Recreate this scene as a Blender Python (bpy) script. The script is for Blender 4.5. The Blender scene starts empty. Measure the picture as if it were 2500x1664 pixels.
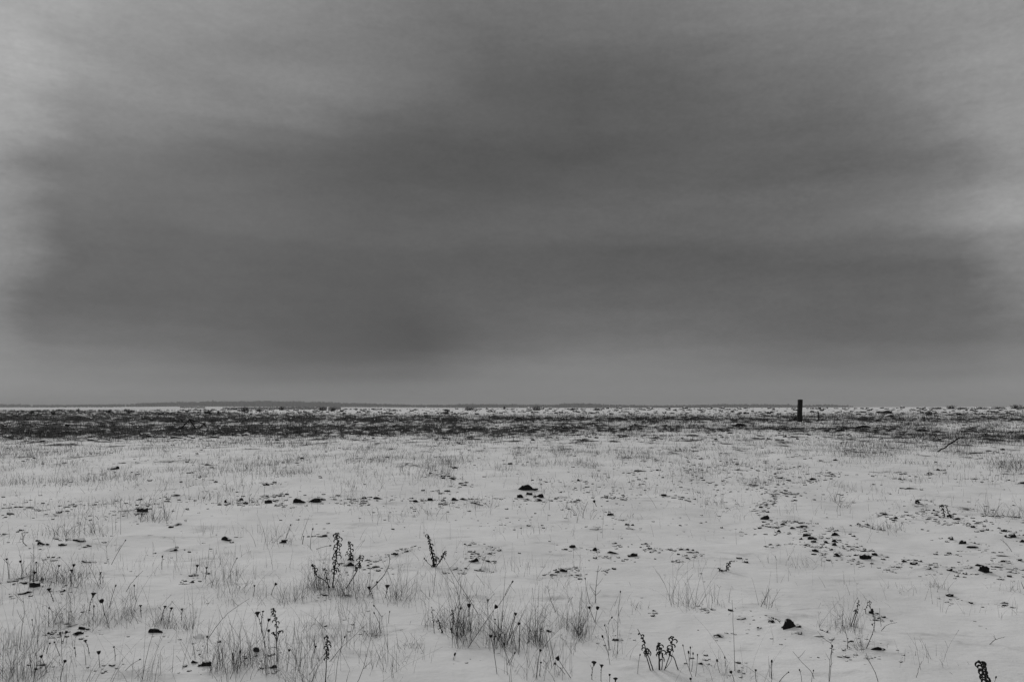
import bpy, math, random
import numpy as np
from mathutils import Vector, Matrix

random.seed(7)
rng = np.random.default_rng(11)
R = math.radians
scene = bpy.context.scene
COL = scene.collection

# ------------------------------------------------------------------ camera
FPX, YH, CAMZ = 1944.0, 993.0, 1.6          # focal length and horizon row of the 2500 x 1664 photograph
PITCH = math.atan((YH - 832.0) / FPX)
cam_d = bpy.data.cameras.new('camera')
cam_d.sensor_width = 36.0
cam_d.lens = 36.0 * FPX / 2500.0
cam_d.clip_start = 0.1
cam_d.clip_end = 20000.0
cam = bpy.data.objects.new('camera', cam_d)
COL.objects.link(cam)
cam.location = (0, 0, CAMZ)
cam.rotation_euler = (R(90) + PITCH, 0, 0)
scene.camera = cam

# ------------------------------------------------------------------ light and exposure
SUN_EL, SUN_AZ = R(31), R(-28)              # azimuth from +Y towards +X
sun_d = bpy.data.lights.new('sun', 'SUN')
sun_d.energy = 1.2
sun_d.angle = R(16)
sun_d.color = (1.0, 0.99, 0.98)
sun = bpy.data.objects.new('sun', sun_d)
COL.objects.link(sun)
sdir = Vector((math.sin(SUN_AZ) * math.cos(SUN_EL), math.cos(SUN_AZ) * math.cos(SUN_EL), math.sin(SUN_EL)))
sun.rotation_euler = (-sdir).to_track_quat('-Z', 'Y').to_euler()

scene.view_settings.view_transform = 'Standard'
scene.view_settings.look = 'None'
scene.view_settings.exposure = 0.0
scene.view_settings.gamma = 1.0
SKY_STRENGTH = 0.1

def lin(v):
    v = v / 255.0
    return v / 12.92 if v < 0.04045 else ((v + 0.055) / 1.055) ** 2.4

# cloud cover brightness plus a painted pale side vignette (rows: picture heights, columns: picture widths)
SKY_X = [0, 60, 130, 300, 520, 740, 960, 1180, 1400, 1620, 1850, 2080, 2300, 2420, 2500]
SKY_T = [
    (-60, [156, 150, 145, 138, 132, 127, 122, 118, 118, 122, 130, 136, 142, 146, 150]),
    (0,   [156, 150, 145, 138, 132, 127, 122, 118, 118, 122, 130, 136, 142, 146, 150]),
    (70,  [178, 170, 160, 133, 128, 118, 112, 108, 111, 112, 122, 130, 142, 150, 154]),
    (130, [170, 158, 146, 130, 120, 118, 112, 100, 100, 108, 116, 120, 134, 144, 152]),
    (220, [166, 150, 138, 129, 126, 126, 108, 92, 91, 100, 107, 112, 128, 140, 152]),
    (320, [164, 140, 128, 122, 110, 103, 92, 95, 88, 97, 101, 105, 118, 136, 152]),
    (400, [148, 122, 110, 102, 94, 90, 85, 81, 85, 90, 95, 100, 110, 128, 150]),
    (500, [146, 118, 105, 99, 99, 95, 87, 91, 98, 102, 107, 113, 132, 152, 162]),
    (560, [140, 112, 101, 97, 98, 94, 92, 98, 99, 100, 104, 109, 117, 126, 142]),
    (640, [140, 110, 97, 90, 89, 86, 84, 87, 90, 91, 93, 95, 101, 110, 136]),
    (740, [138, 110, 99, 91, 88, 85, 84, 94, 97, 97, 102, 97, 101, 110, 132]),
    (820, [139, 121, 112, 104, 96, 88, 80, 97, 110, 108, 103, 99, 104, 112, 127]),
    (860, [140, 130, 124, 118, 107, 94, 84, 112, 124, 120, 112, 111, 113, 118, 130]),
    (905, [145, 138, 134, 130, 122, 110, 102, 125, 132, 130, 124, 122, 123, 127, 135]),
    (950, [150, 145, 142, 138, 132, 127, 124, 131, 134, 134, 133, 133, 135, 139, 144]),
    (990, [148, 143, 139, 136, 130, 127, 126, 129, 131, 132, 132, 133, 134, 137, 142]),
]
def sky_tone(px, py):
    rows = [r[0] for r in SKY_T]
    py = min(max(py, rows[0]), rows[-1])
    ex = max(0.0, 100.0 - px, px - 2400.0) / 100.0        # the vignette painted in at either side eases off
    cols = [np.interp(px, SKY_X, r[1]) for r in SKY_T]
    inn = [np.interp(min(max(px, 170), 2330), SKY_X, r[1]) for r in SKY_T]
    cols = [c * (1 - .16 * min(ex, 1)) + i * .16 * min(ex, 1) for c, i in zip(cols, inn)]
    return float(np.interp(py, rows, cols))
def dir_px(az, el):
    x, y, z = math.sin(az) * math.cos(el), math.cos(az) * math.cos(el), math.sin(el)
    cp, sp = math.cos(PITCH), math.sin(PITCH)
    f = y * cp + z * sp
    u = -y * sp + z * cp
    return 1250 + FPX * x / f, 832 - FPX * u / f

def build_world():
    w = bpy.data.worlds.new('World')
    scene.world = w
    w.use_nodes = True
    nt = w.node_tree
    N, L = nt.nodes, nt.links
    N.clear()
    out = N.new('ShaderNodeOutputWorld')
    bg = N.new('ShaderNodeBackground')
    bg.inputs['Strength'].default_value = SKY_STRENGTH
    L.new(bg.outputs[0], out.inputs[0])
    sky = N.new('ShaderNodeTexSky')
    sky.sky_type = 'NISHITA'
    sky.sun_disc = False
    sky.sun_elevation = SUN_EL
    sky.sun_rotation = SUN_AZ
    sky.air_density = 1.0
    sky.dust_density = 4.0
    bw = N.new('ShaderNodeRGBToBW')
    L.new(sky.outputs[0], bw.inputs[0])
    tc = N.new('ShaderNodeTexCoord')
    def math_n(op, a, b=None, c=None, clamp=False):
        n = N.new('ShaderNodeMath'); n.operation = op; n.use_clamp = clamp
        for i, v in enumerate((a, b, c)):
            if v is None: continue
            if isinstance(v, (int, float)): n.inputs[i].default_value = v
            else: L.new(v, n.inputs[i])
        return n.outputs[0]
    sep = N.new('ShaderNodeSeparateXYZ')
    L.new(tc.outputs['Generated'], sep.inputs[0])
    X, Y, Z = sep.outputs
    az = math_n('ARCTAN2', X, Y)
    el = math_n('ARCSINE', Z)
    # layered stratus: noise on direction, stretched along the horizon, pushes the cloud bands about
    def noise(scale, sx, sy, sz, detail=4, rough=0.55):
        m = N.new('ShaderNodeMapping'); m.inputs['Scale'].default_value = (sx, sy, sz)
        L.new(tc.outputs['Generated'], m.inputs[0])
        n = N.new('ShaderNodeTexNoise'); n.inputs['Scale'].default_value = scale
        n.inputs['Detail'].default_value = detail; n.inputs['Roughness'].default_value = rough
        L.new(m.outputs[0], n.inputs['Vector'])
        return n.outputs['Fac']
    n1 = math_n('SUBTRACT', noise(3.0, 1, 1, 5.5, 5, .6), 0.5)
    n2 = math_n('SUBTRACT', noise(2.4, 1.3, 1.3, 4.0, 5, .6), 0.5)
    low = math_n('MULTIPLY', el, 9.0, clamp=True)         # calmer near the horizon
    azw = math_n('ADD', az, math_n('MULTIPLY', n2, 0.20))
    elw = math_n('ADD', el, math_n('MULTIPLY', math_n('MULTIPLY', n1, 0.075), low))
    n3 = math_n('SUBTRACT', math_n('ADD', math_n('MULTIPLY', noise(3.4, 1, 1, 4.5, 9, .62), .62), math_n('MULTIPLY', noise(11.0, 1, 1, 2.2, 8, .7), .38)), 0.5)
    AZ0, AZ1 = R(-38), R(38)
    t = N.new('ShaderNodeMapRange'); t.inputs['From Min'].default_value = AZ0; t.inputs['From Max'].default_value = AZ1
    L.new(azw, t.inputs['Value'])
    els = [0.0, 1.2, 2.4, 3.4, 4.4, 5.8, 7.4, 9.0, 10.6, 12.4, 14.2, 16.0, 18.0, 20.0, 22.0, 24.0, 26.0, 28.5]
    acc = None
    for i, e in enumerate(els):
        cr = N.new('ShaderNodeValToRGB')
        ramp = cr.color_ramp
        ramp.interpolation = 'CARDINAL'
        ns = 31
        while len(ramp.elements) < ns: ramp.elements.new(0.5)
        for k in range(ns):
            tt = k / (ns - 1)
            a = AZ0 + (AZ1 - AZ0) * tt
            px, py = dir_px(a, R(e))
            v = max(lin(min(sky_tone(px, py), 160)) - 0.013, 0.03)
            ramp.elements[k].position = tt
            ramp.elements[k].color = (v, v, v, 1)
        L.new(t.outputs[0], cr.inputs[0])
        if acc is None:
            acc = cr.outputs[0]
        else:
            mr = N.new('ShaderNodeMapRange'); mr.interpolation_type = 'SMOOTHSTEP'
            mr.inputs['From Min'].default_value = R(els[i - 1]); mr.inputs['From Max'].default_value = R(e)
            L.new(elw, mr.inputs['Value'])
            mx = N.new('ShaderNodeMix'); mx.data_type = 'RGBA'
            L.new(mr.outputs[0], mx.inputs['Factor']); L.new(acc, mx.inputs['A']); L.new(cr.outputs[0], mx.inputs['B'])
            acc = mx.outputs['Result']
    # cloud cover thins and brightens overhead
    mr = N.new('ShaderNodeMapRange'); mr.interpolation_type = 'SMOOTHSTEP'
    mr.inputs['From Min'].default_value = R(29); mr.inputs['From Max'].default_value = R(55)
    L.new(el, mr.inputs['Value'])
    mx = N.new('ShaderNodeMix'); mx.data_type = 'RGBA'
    L.new(mr.outputs[0], mx.inputs['Factor']); L.new(acc, mx.inputs['A'])
    mx.inputs['B'].default_value = (0.41, 0.41, 0.41, 1)
    n4 = math_n('SUBTRACT', noise(30.0, 1, 1, 3.0, 9, .72), 0.5)
    n5 = math_n('SUBTRACT', noise(150.0, 1, 1, 1.6, 3, .6), 0.5)
    n3 = math_n('ADD', n3, math_n('MULTIPLY_ADD', n4, .42, math_n('MULTIPLY', n5, .34)))
    detail = math_n('MULTIPLY_ADD', n3, math_n('MULTIPLY_ADD', low, .62, .06), 1.0)
    cl = N.new('ShaderNodeVectorMath'); cl.operation = 'SCALE'
    L.new(mx.outputs['Result'], cl.inputs[0])
    L.new(math_n('MULTIPLY', detail, 1.0 / SKY_STRENGTH), cl.inputs['Scale'])
    fin = N.new('ShaderNodeMix'); fin.data_type = 'RGBA'
    fin.inputs['Factor'].default_value = 0.985             # a closed overcast in front of the clear sky
    L.new(bw.outputs[0], fin.inputs['A']); L.new(cl.outputs[0], fin.inputs['B'])
    L.new(fin.outputs['Result'], bg.inputs['Color'])
build_world()

# ------------------------------------------------------------------ numpy noise and terrain
_perm = np.random.default_rng(3).permutation(4096)
_g = np.random.default_rng(4).random(4096) * 2 * np.pi
_gx, _gy = np.cos(_g), np.sin(_g)
def perlin(x, y):
    xi = np.floor(x).astype(np.int64); yi = np.floor(y).astype(np.int64)
    xf = x - xi; yf = y - yi
    u = xf * xf * xf * (xf * (xf * 6 - 15) + 10); v = yf * yf * yf * (yf * (yf * 6 - 15) + 10)
    def gr(ix, iy, dx, dy):
        h = _perm[(_perm[ix & 4095] + iy) & 4095]
        return _gx[h] * dx + _gy[h] * dy
    a = gr(xi, yi, xf, yf); b = gr(xi + 1, yi, xf - 1, yf)
    c = gr(xi, yi + 1, xf, yf - 1); d = gr(xi + 1, yi + 1, xf - 1, yf - 1)
    return (a + u * (b - a)) * (1 - v) + (c + u * (d - c)) * v * 1.0
def fbm(x, y, oct=3):
    s = 0; a = 1.0
    for i in range(oct):
        s = s + a * perlin(x + 17.3 * i, y - 9.1 * i); x = x * 2.03; y = y * 2.03; a *= 0.5
    return s
def sstep(a, b, t):
    t = np.clip((t - a) / (b - a), 0, 1)
    return t * t * (3 - 2 * t)

def H_base(x, y):
    x = np.asarray(x, float); y = np.asarray(y, float)
    yc = 165 + 14 * np.sin(x * 0.021 + 1.0)
    zc = np.clip(1.26 + np.where(x < 0, 0.0050, 0.0032) * x, 0.7, 1.62)
    z = zc * sstep(30, yc, y)
    return z - (zc + 9.0) * sstep(yc * 1.02, 560, y)

def H_far(x, y):
    x = np.asarray(x, float); y = np.asarray(y, float)
    r = np.hypot(x, y); az = np.arctan2(x, np.maximum(y, 1.0))
    px = 1250 + FPX * np.tan(np.clip(az, -1.2, 1.2))
    # crest height of the far rise, read as metres at about 2.6 km
    hz = np.interp(px, [-900, -300, 0, 330, 420, 620, 800, 1000, 1200, 1500, 1900, 2600, 4000],
                   [0, 0, .2, 2.2, 3.2, 2.8, 2.0, 0.6, 0.2, -.5, -1.5, -3, -4])
    rise = hz + 9.0 + 0.7 * fbm(x / 260.0, y / 260.0, 2)
    z = rise * sstep(900, 2700, r) * (y > 0)
    z = z - 14 * sstep(2900, 5200, r) * (y > 0)
    return z

def px_of(x, y, z):
    cp, sp = math.cos(PITCH), math.sin(PITCH)
    f = y * cp + (z - CAMZ) * sp
    u = -y * sp + (z - CAMZ) * cp
    f = np.maximum(f, 0.05)
    return 1250 + FPX * x / f, 832 - FPX * u / f

UP_X = [-400, 0, 300, 600, 800, 1200, 1700, 2000, 2200, 2500, 2900]
UP_Y = [998, 999, 1002, 1006, 1010, 1012, 1012, 1010, 1008, 1006, 1006]
LO_X = [-400, 0, 300, 420, 800, 1000, 1200, 1500, 1650, 2000, 2150, 2300, 2500, 2900]
LO_Y = [1082, 1078, 1076, 1072, 1073, 1067, 1071, 1063, 1059, 1061, 1067, 1080, 1088, 1088]
def band(px, py):
    """share of the far strip of field where stubble and soil show, 0..1"""
    up = np.interp(px, UP_X, UP_Y); lo = np.interp(px, LO_X, LO_Y)
    wob = 5.0 * perlin(px / 60.0, py * 0 + 3.3) + 3.0 * perlin(px / 17.0, py * 0 + 8.3)
    d = sstep(up - 3, up + 4, py) * (1 - sstep(lo - 13 + wob, lo + 7 + wob, py))
    left = np.interp(px, [0, 500, 1000, 1600, 2100, 2500], [1.20, 1.12, 1.0, 0.89, 0.87, 0.78])
    w1 = 4.5 * perlin(px / 150.0 + 7.7, py / 90.0) + 2.0 * perlin(px / 45.0, py / 40.0 + 5.1)
    s = 0.72 + 0.30 * np.exp(-((py + w1 - 1024) / 5.0) ** 2) + 0.24 * np.exp(-((py - w1 - 1051) / 9.0) ** 2) - 0.10 * np.exp(-((py + w1 - 1036) / 3.5) ** 2)
    s = s * np.clip(.98 + .60 * perlin(px / 60.0 + 2.2, py / 6.0) + .65 * perlin(px / 15.0, py / 3.5 + 9), .5, 1.35)
    gap = 1 - 0.85 * np.exp(-((px - 2325) / 26.0) ** 2 - ((py - 1047) / 10.0) ** 2) - 0.8 * np.exp(-((px - 2470) / 24.0) ** 2 - ((py - 1044) / 10.0) ** 2)
    return np.clip(d * left * s * gap, 0, 1.15)

def H(x, y):
    x = np.asarray(x, float); y = np.asarray(y, float)
    r = np.hypot(x, y)
    near = 1 - sstep(150, 400, r)
    zb = H_base(x, y)
    z = zb + near * (0.050 * fbm(x / 4.5, y / 4.5, 2) + 0.030 * fbm(x / 1.1 + 40, y / 1.4, 2) + 0.020 * (1 - np.abs(2.2 * perlin(x / 1.9 + 3, y / .9)))) + 0.013 * fbm(x / .30, y / .28 + 7, 2) * (r < 22)
    lump = sstep(34, 44, y) * (1 - sstep(150, 175, y))
    z = z + lump * (0.11 * fbm(x / 1.6, y / 2.2, 3) + 0.10 * np.maximum(perlin(x / 6.0, y / 9.0), 0)) * (1 - 0.6 * sstep(100, 150, y))
    # two worn wheel ruts sweeping away to the right
    for off, dep in ((0.0, 0.07), (2.1, 0.05)):
        cx = 2.55 + off + 0.20 * (y - 9.0) + 0.0
        z = z - dep * np.exp(-((x - cx) / 0.45) ** 2) * sstep(8, 11, y) * (1 - sstep(26, 40, y))
    far = r > 800
    if np.any(far):
        z = z + np.where(far, H_far(x, y), 0)
    return z

def ray(px, py):
    cp, sp = math.cos(PITCH), math.sin(PITCH)
    cx = (np.asarray(px, float) - 1250) / FPX; cy = (832 - np.asarray(py, float)) / FPX
    dy = cp - cy * sp; dz = sp + cy * cp
    return cx / dy, dz / dy                    # x and z per metre of depth
def at(px, py, Y):
    a, b = ray(px, py)
    return Vector((float(a) * Y, Y, CAMZ + float(b) * Y))
_ys = np.geomspace(2.2, 158.0, 420)
def ground(px, py, exact=True):
    px = np.atleast_1d(np.asarray(px, float)); py = np.atleast_1d(np.asarray(py, float))
    a, b = ray(px, py)
    f = H if (exact and len(px) < 4000) else H_base
    X = a[:, None] * _ys[None, :]; Yv = np.broadcast_to(_ys[None, :], X.shape)
    d = CAMZ + b[:, None] * Yv - f(X, Yv)
    hit = d <= 0
    k = np.where(hit.any(1), hit.argmax(1), len(_ys) - 1)
    k = np.maximum(k, 1)
    i = np.arange(len(px))
    d0, d1 = d[i, k - 1], d[i, k]
    t = np.clip(d0 / np.maximum(d0 - d1, 1e-9), 0, 1)
    Y = _ys[k - 1] * (1 - t) + _ys[k] * t
    x = a * Y
    return x, Y, H(x, Y)

# ------------------------------------------------------------------ mesh helpers
class MB:
    def __init__(self): self.v = []; self.f = []; self.n = 0
    def add(self, v, f):
        self.v.append(np.asarray(v, float)); self.f.append(np.asarray(f, np.int64) + self.n); self.n += len(v)
    def tube(self, pts, rad, sides=4, cap=True):
        P = np.asarray(pts, float); n = len(P)
        rad = np.broadcast_to(np.asarray(rad, float), (n,)) if np.ndim(rad) else np.full(n, float(rad))
        T = np.gradient(P, axis=0); T /= np.maximum(np.linalg.norm(T, axis=1, keepdims=True), 1e-9)
        ref = np.array([0.83, 0.41, 0.37])
        A = np.cross(T, ref); A /= np.maximum(np.linalg.norm(A, axis=1, keepdims=True), 1e-9)
        B = np.cross(T, A)
        ang = np.arange(sides) * 2 * np.pi / sides
        V = P[:, None, :] + rad[:, None, None] * (np.cos(ang)[None, :, None] * A[:, None, :] + np.sin(ang)[None, :, None] * B[:, None, :])
        i = np.arange(n - 1)[:, None] * sides; j = np.arange(sides)[None, :]; k = (j + 1) % sides
        F = np.stack([i + j, i + k, i + sides + k, i + sides + j], -1).reshape(-1, 4)
        self.add(V.reshape(-1, 3), F)
    def build(self, name, mat, parent=None, loc=(0, 0, 0), smooth=True):
        me = mesh_from(name, np.concatenate(self.v) - np.asarray(loc, float), np.concatenate(self.f), mat, smooth)
        return link(name, me, parent, loc if parent is None else None)

def mesh_from(name, V, F, mat, smooth=True):
    me = bpy.data.meshes.new(name)
    me.vertices.add(len(V)); me.vertices.foreach_set('co', V.astype(np.float32).ravel())
    k = F.shape[1]
    me.loops.add(F.size); me.loops.foreach_set('vertex_index', F.astype(np.int32).ravel())
    me.polygons.add(len(F))
    me.polygons.foreach_set('loop_start', (np.arange(len(F)) * k).astype(np.int32))
    me.polygons.foreach_set('loop_total', np.full(len(F), k, np.int32))
    me.polygons.foreach_set('use_smooth', np.full(len(F), smooth))
    me.materials.append(mat)
    me.update(calc_edges=True)
    return me
def link(name, me, parent=None, loc=None):
    o = bpy.data.objects.new(name, me); COL.objects.link(o)
    if parent is not None: o.parent = parent
    elif loc is not None: o.location = loc
    return o
def tag(o, label=None, cat=None, group=None, kind=None):
    if label: o['label'] = label
    if cat: o['category'] = cat
    if group: o['group'] = group
    if kind: o['kind'] = kind
    return o
def empty(name, loc, label, cat, group=None):
    o = bpy.data.objects.new(name, None); COL.objects.link(o); o.location = loc
    o.empty_display_size = 0.1
    return tag(o, label, cat, group)

def ico(sub):
    import bmesh
    bm = bmesh.new(); bmesh.ops.create_icosphere(bm, subdivisions=sub, radius=1.0)
    bm.verts.ensure_lookup_table()
    V = np.array([v.co[:] for v in bm.verts]); F = np.array([[v.index for v in f.verts] for f in bm.faces])
    bm.free()
    return V, F

# ------------------------------------------------------------------ materials
def new_mat(name):
    m = bpy.data.materials.new(name); m.use_nodes = True
    nt = m.node_tree
    return m, nt, nt.nodes['Principled BSDF']
def grey(nt, sock, v): sock.default_value = (v, v, v, 1)

def mat_plant(name, lo, hi, scale=30.0, spec=0.15):
    m, nt, b = new_mat(name)
    N, L = nt.nodes, nt.links
    tc = N.new('ShaderNodeTexCoord'); oi = N.new('ShaderNodeObjectInfo')
    nz = N.new('ShaderNodeTexNoise'); nz.inputs['Scale'].default_value = scale; nz.inputs['Detail'].default_value = 3
    L.new(tc.outputs['Object'], nz.inputs['Vector'])
    ad = N.new('ShaderNodeMath'); ad.operation = 'MULTIPLY_ADD'; ad.inputs[1].default_value = 0.35
    L.new(oi.outputs['Random'], ad.inputs[0]); L.new(nz.outputs['Fac'], ad.inputs[2])
    cr = N.new('ShaderNodeValToRGB')
    cr.color_ramp.elements[0].position = 0.40; cr.color_ramp.elements[0].color = (lo, lo, lo, 1)
    cr.color_ramp.elements[1].position = 0.95; cr.color_ramp.elements[1].color = (hi, hi, hi, 1)
    L.new(ad.outputs[0], cr.inputs[0]); L.new(cr.outputs[0], b.inputs['Base Color'])
    b.inputs['Roughness'].default_value = 0.85; b.inputs['Specular IOR Level'].default_value = spec
    return m
M_GRASS = mat_plant('dry_grass', 0.018, 0.10, 12)
M_STUB = mat_plant('stubble', 0.012, 0.05, 3)
M_STEM = mat_plant('weed_stem', 0.012, 0.035, 40)
M_LEAF = mat_plant('weed_leaf', 0.006, 0.03, 60)
M_HEAD = mat_plant('seed_head', 0.006, 0.016, 120)
M_TWIG = mat_plant('scrub_twig', 0.015, 0.045, 10)
M_WOODS = mat_plant('far_wood', 0.012, 0.035, 0.05, 0.0)

def mat_snow():
    m, nt, b = new_mat('snow_field')
    N, L = nt.nodes, nt.links
    geo = N.new('ShaderNodeNewGeometry'); at_ = N.new('ShaderNodeAttribute'); at_.attribute_name = 'bare'
    def noise(scale, sx=1, sy=1, detail=5, rough=0.6):
        mp = N.new('ShaderNodeMapping'); mp.inputs['Scale'].default_value = (sx, sy, 1)
        L.new(geo.outputs['Position'], mp.inputs[0])
        n = N.new('ShaderNodeTexNoise'); n.inputs['Scale'].default_value = scale
        n.inputs['Detail'].default_value = detail; n.inputs['Roughness'].default_value = rough
        L.new(mp.outputs[0], n.inputs['Vector']); return n.outputs['Fac']
    def mt(op, a, b_=None, c=None, clamp=False):
        n = N.new('ShaderNodeMath'); n.operation = op; n.use_clamp = clamp
        for i, v in enumerate((a, b_, c)):
            if v is None: continue
            if isinstance(v, (int, float)): n.inputs[i].default_value = v
            else: L.new(v, n.inputs[i])
        return n.outputs[0]
    nA = noise(1.3, 1, 0.45, 6, 0.68)
    nB = noise(9.0, 1, 0.5, 5, 0.65)
    nn = mt('ADD', mt('MULTIPLY', nA, 0.6), mt('MULTIPLY', nB, 0.4))
    # soil and stubble show where the cover is thin
    nn = mt('MULTIPLY_ADD', nn, 1.9, -.45)
    s = mt('ADD', mt('MULTIPLY', at_.outputs['Fac'], 0.80), mt('SUBTRACT', nn, 0.92))
    fac = N.new('ShaderNodeMapRange'); fac.interpolation_type = 'SMOOTHSTEP'
    fac.inputs['From Min'].default_value = 0.0; fac.inputs['From Max'].default_value = 0.16
    L.new(s, fac.inputs['Value'])
    thin = mt('MULTIPLY', at_.outputs['Fac'], mt('MULTIPLY_ADD', nB, 0.5, 0.1), clamp=True)
    cs = N.new('ShaderNodeValToRGB')
    cs.color_ramp.elements[0].position = 0.3; cs.color_ramp.elements[0].color = (0.74, 0.74, 0.74, 1)
    cs.color_ramp.elements[1].position = 0.7; cs.color_ramp.elements[1].color = (0.84, 0.84, 0.84, 1)
    L.new(noise(0.8, 1, .6, 5, .6), cs.inputs[0])
    m1 = N.new('ShaderNodeMix'); m1.data_type = 'RGBA'
    m1.inputs['B'].default_value = (0.22, 0.22, 0.22, 1)
    L.new(thin, m1.inputs['Factor']); L.new(cs.outputs[0], m1.inputs['A'])
    # streaks where wind has left only a skin of snow over dead grass
    nC = noise(1.9, .6, 1.2, 7, .72)
    sk = N.new('ShaderNodeMapRange'); sk.interpolation_type = 'SMOOTHSTEP'
    sk.inputs['From Min'].default_value = 0.53; sk.inputs['From Max'].default_value = 0.68; sk.inputs['To Max'].default_value = 1.0
    L.new(nC, sk.inputs['Value'])
    m15 = N.new('ShaderNodeMix'); m15.data_type = 'RGBA'; m15.inputs['B'].default_value = (.40, .40, .40, 1)
    L.new(mt('MULTIPLY', sk.outputs[0], nB), m15.inputs['Factor']); L.new(m1.outputs['Result'], m15.inputs['A'])
    m1 = m15
    m2 = N.new('ShaderNodeMix'); m2.data_type = 'RGBA'
    cd = N.new('ShaderNodeValToRGB')
    cd.color_ramp.elements[0].position = 0.35; cd.color_ramp.elements[0].color = (0.012, 0.012, 0.012, 1)
    cd.color_ramp.elements[1].position = 0.75; cd.color_ramp.elements[1].color = (0.07, 0.07, 0.07, 1)
    L.new(noise(14.0, 1, .7, 4, .6), cd.inputs[0])
    L.new(fac.outputs[0], m2.inputs['Factor']); L.new(m1.outputs['Result'], m2.inputs['A']); L.new(cd.outputs[0], m2.inputs['B'])
    L.new(m2.outputs['Result'], b.inputs['Base Color'])
    b.inputs['Roughness'].default_value = 0.9; b.inputs['Specular IOR Level'].default_value = 0.1
    bp = N.new('ShaderNodeBump'); bp.inputs['Strength'].default_value = 0.8; bp.inputs['Distance'].default_value = 0.03
    L.new(mt('ADD', noise(4.0, .8, 1.3, 6, .62), mt('MULTIPLY', noise(40, 1, 1, 3, .6), 0.15)), bp.inputs['Height'])
    L.new(bp.outputs[0], b.inputs['Normal'])
    return m

def mat_clod():
    m, nt, b = new_mat('soil_clod')
    N, L = nt.nodes, nt.links
    geo = N.new('ShaderNodeNewGeometry'); oi = N.new('ShaderNodeObjectInfo')
    sp = N.new('ShaderNodeSeparateXYZ'); L.new(geo.outputs['Normal'], sp.inputs[0])
    nz = N.new('ShaderNodeTexNoise'); nz.inputs['Scale'].default_value = 28; nz.inputs['Detail'].default_value = 5; nz.inputs['Roughness'].default_value = .65
    L.new(geo.outputs['Position'], nz.inputs['Vector'])
    def mt(op, a, b_=None, c=None):
        n = N.new('ShaderNodeMath'); n.operation = op
        for i, v in enumerate((a, b_, c)):
            if v is None: continue
            if isinstance(v, (int, float)): n.inputs[i].default_value = v
            else: L.new(v, n.inputs[i])
        return n.outputs[0]
    s = mt('ADD', sp.outputs[2], mt('MULTIPLY_ADD', nz.outputs['Fac'], 0.7, -0.35))
    s = mt('SUBTRACT', s, mt('MULTIPLY_ADD', oi.outputs['Random'], 0.35, 0.42))
    fac = N.new('ShaderNodeMapRange'); fac.interpolation_type = 'SMOOTHSTEP'
    fac.inputs['From Min'].default_value = 0; fac.inputs['From Max'].default_value = 0.16
    L.new(s, fac.inputs['Value'])
    cr = N.new('ShaderNodeValToRGB')
    cr.color_ramp.elements[0].position = .3; cr.color_ramp.elements[0].color = (0.006, 0.006, 0.006, 1)
    cr.color_ramp.elements[1].position = .8; cr.color_ramp.elements[1].color = (0.03, 0.03, 0.03, 1)
    L.new(nz.outputs['Fac'], cr.inputs[0])
    mx = N.new('ShaderNodeMix'); mx.data_type = 'RGBA'; mx.inputs['B'].default_value = (.78, .78, .78, 1)
    L.new(fac.outputs[0], mx.inputs['Factor']); L.new(cr.outputs[0], mx.inputs['A'])
    L.new(mx.outputs['Result'], b.inputs['Base Color'])
    b.inputs['Roughness'].default_value = .95; b.inputs['Specular IOR Level'].default_value = .08
    bp = N.new('ShaderNodeBump'); bp.inputs['Strength'].default_value = .6; bp.inputs['Distance'].default_value = .01
    L.new(nz.outputs['Fac'], bp.inputs['Height']); L.new(bp.outputs[0], b.inputs['Normal'])
    return m
def mat_wood(name, lo, hi):
    m, nt, b = new_mat(name)
    N, L = nt.nodes, nt.links
    tc = N.new('ShaderNodeTexCoord'); mp = N.new('ShaderNodeMapping'); mp.inputs['Scale'].default_value = (14, 14, 1.2)
    L.new(tc.outputs['Object'], mp.inputs[0])
    nz = N.new('ShaderNodeTexNoise'); nz.inputs['Scale'].default_value = 2.0; nz.inputs['Detail'].default_value = 6
    L.new(mp.outputs[0], nz.inputs['Vector'])
    cr = N.new('ShaderNodeValToRGB')
    cr.color_ramp.elements[0].position = .3; cr.color_ramp.elements[0].color = (lo, lo, lo, 1)
    cr.color_ramp.elements[1].position = .75; cr.color_ramp.elements[1].color = (hi, hi, hi, 1)
    L.new(nz.outputs['Fac'], cr.inputs[0]); L.new(cr.outputs[0], b.inputs['Base Color'])
    b.inputs['Roughness'].default_value = .9; b.inputs['Specular IOR Level'].default_value = .1
    bp = N.new('ShaderNodeBump'); bp.inputs['Strength'].default_value = .7; bp.inputs['Distance'].default_value = .01
    L.new(nz.outputs['Fac'], bp.inputs['Height']); L.new(bp.outputs[0], b.inputs['Normal'])
    return m
M_SNOW = mat_snow(); M_CLOD = mat_clod()
M_POST = mat_wood('old_post_wood', .006, .02); M_POLE = mat_wood('weathered_pole', .006, .02)

# ------------------------------------------------------------------ what lies where (read off the photograph, then put on the ground)
S1 = 650 / 2197.0; S2 = 900 / 2356.0
TILE = {'A': (0, 1200, S1), 'B': (620, 1200, S1), 'C': (1240, 1200, S1), 'D': (1850, 1200, S1),
        'L': (0, 940, S2), 'M': (800, 940, S2), 'N': (1600, 940, S2)}
def T(t, x, y):
    ox, oy, s = TILE[t]; return ox + s * x, oy + s * y

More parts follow.
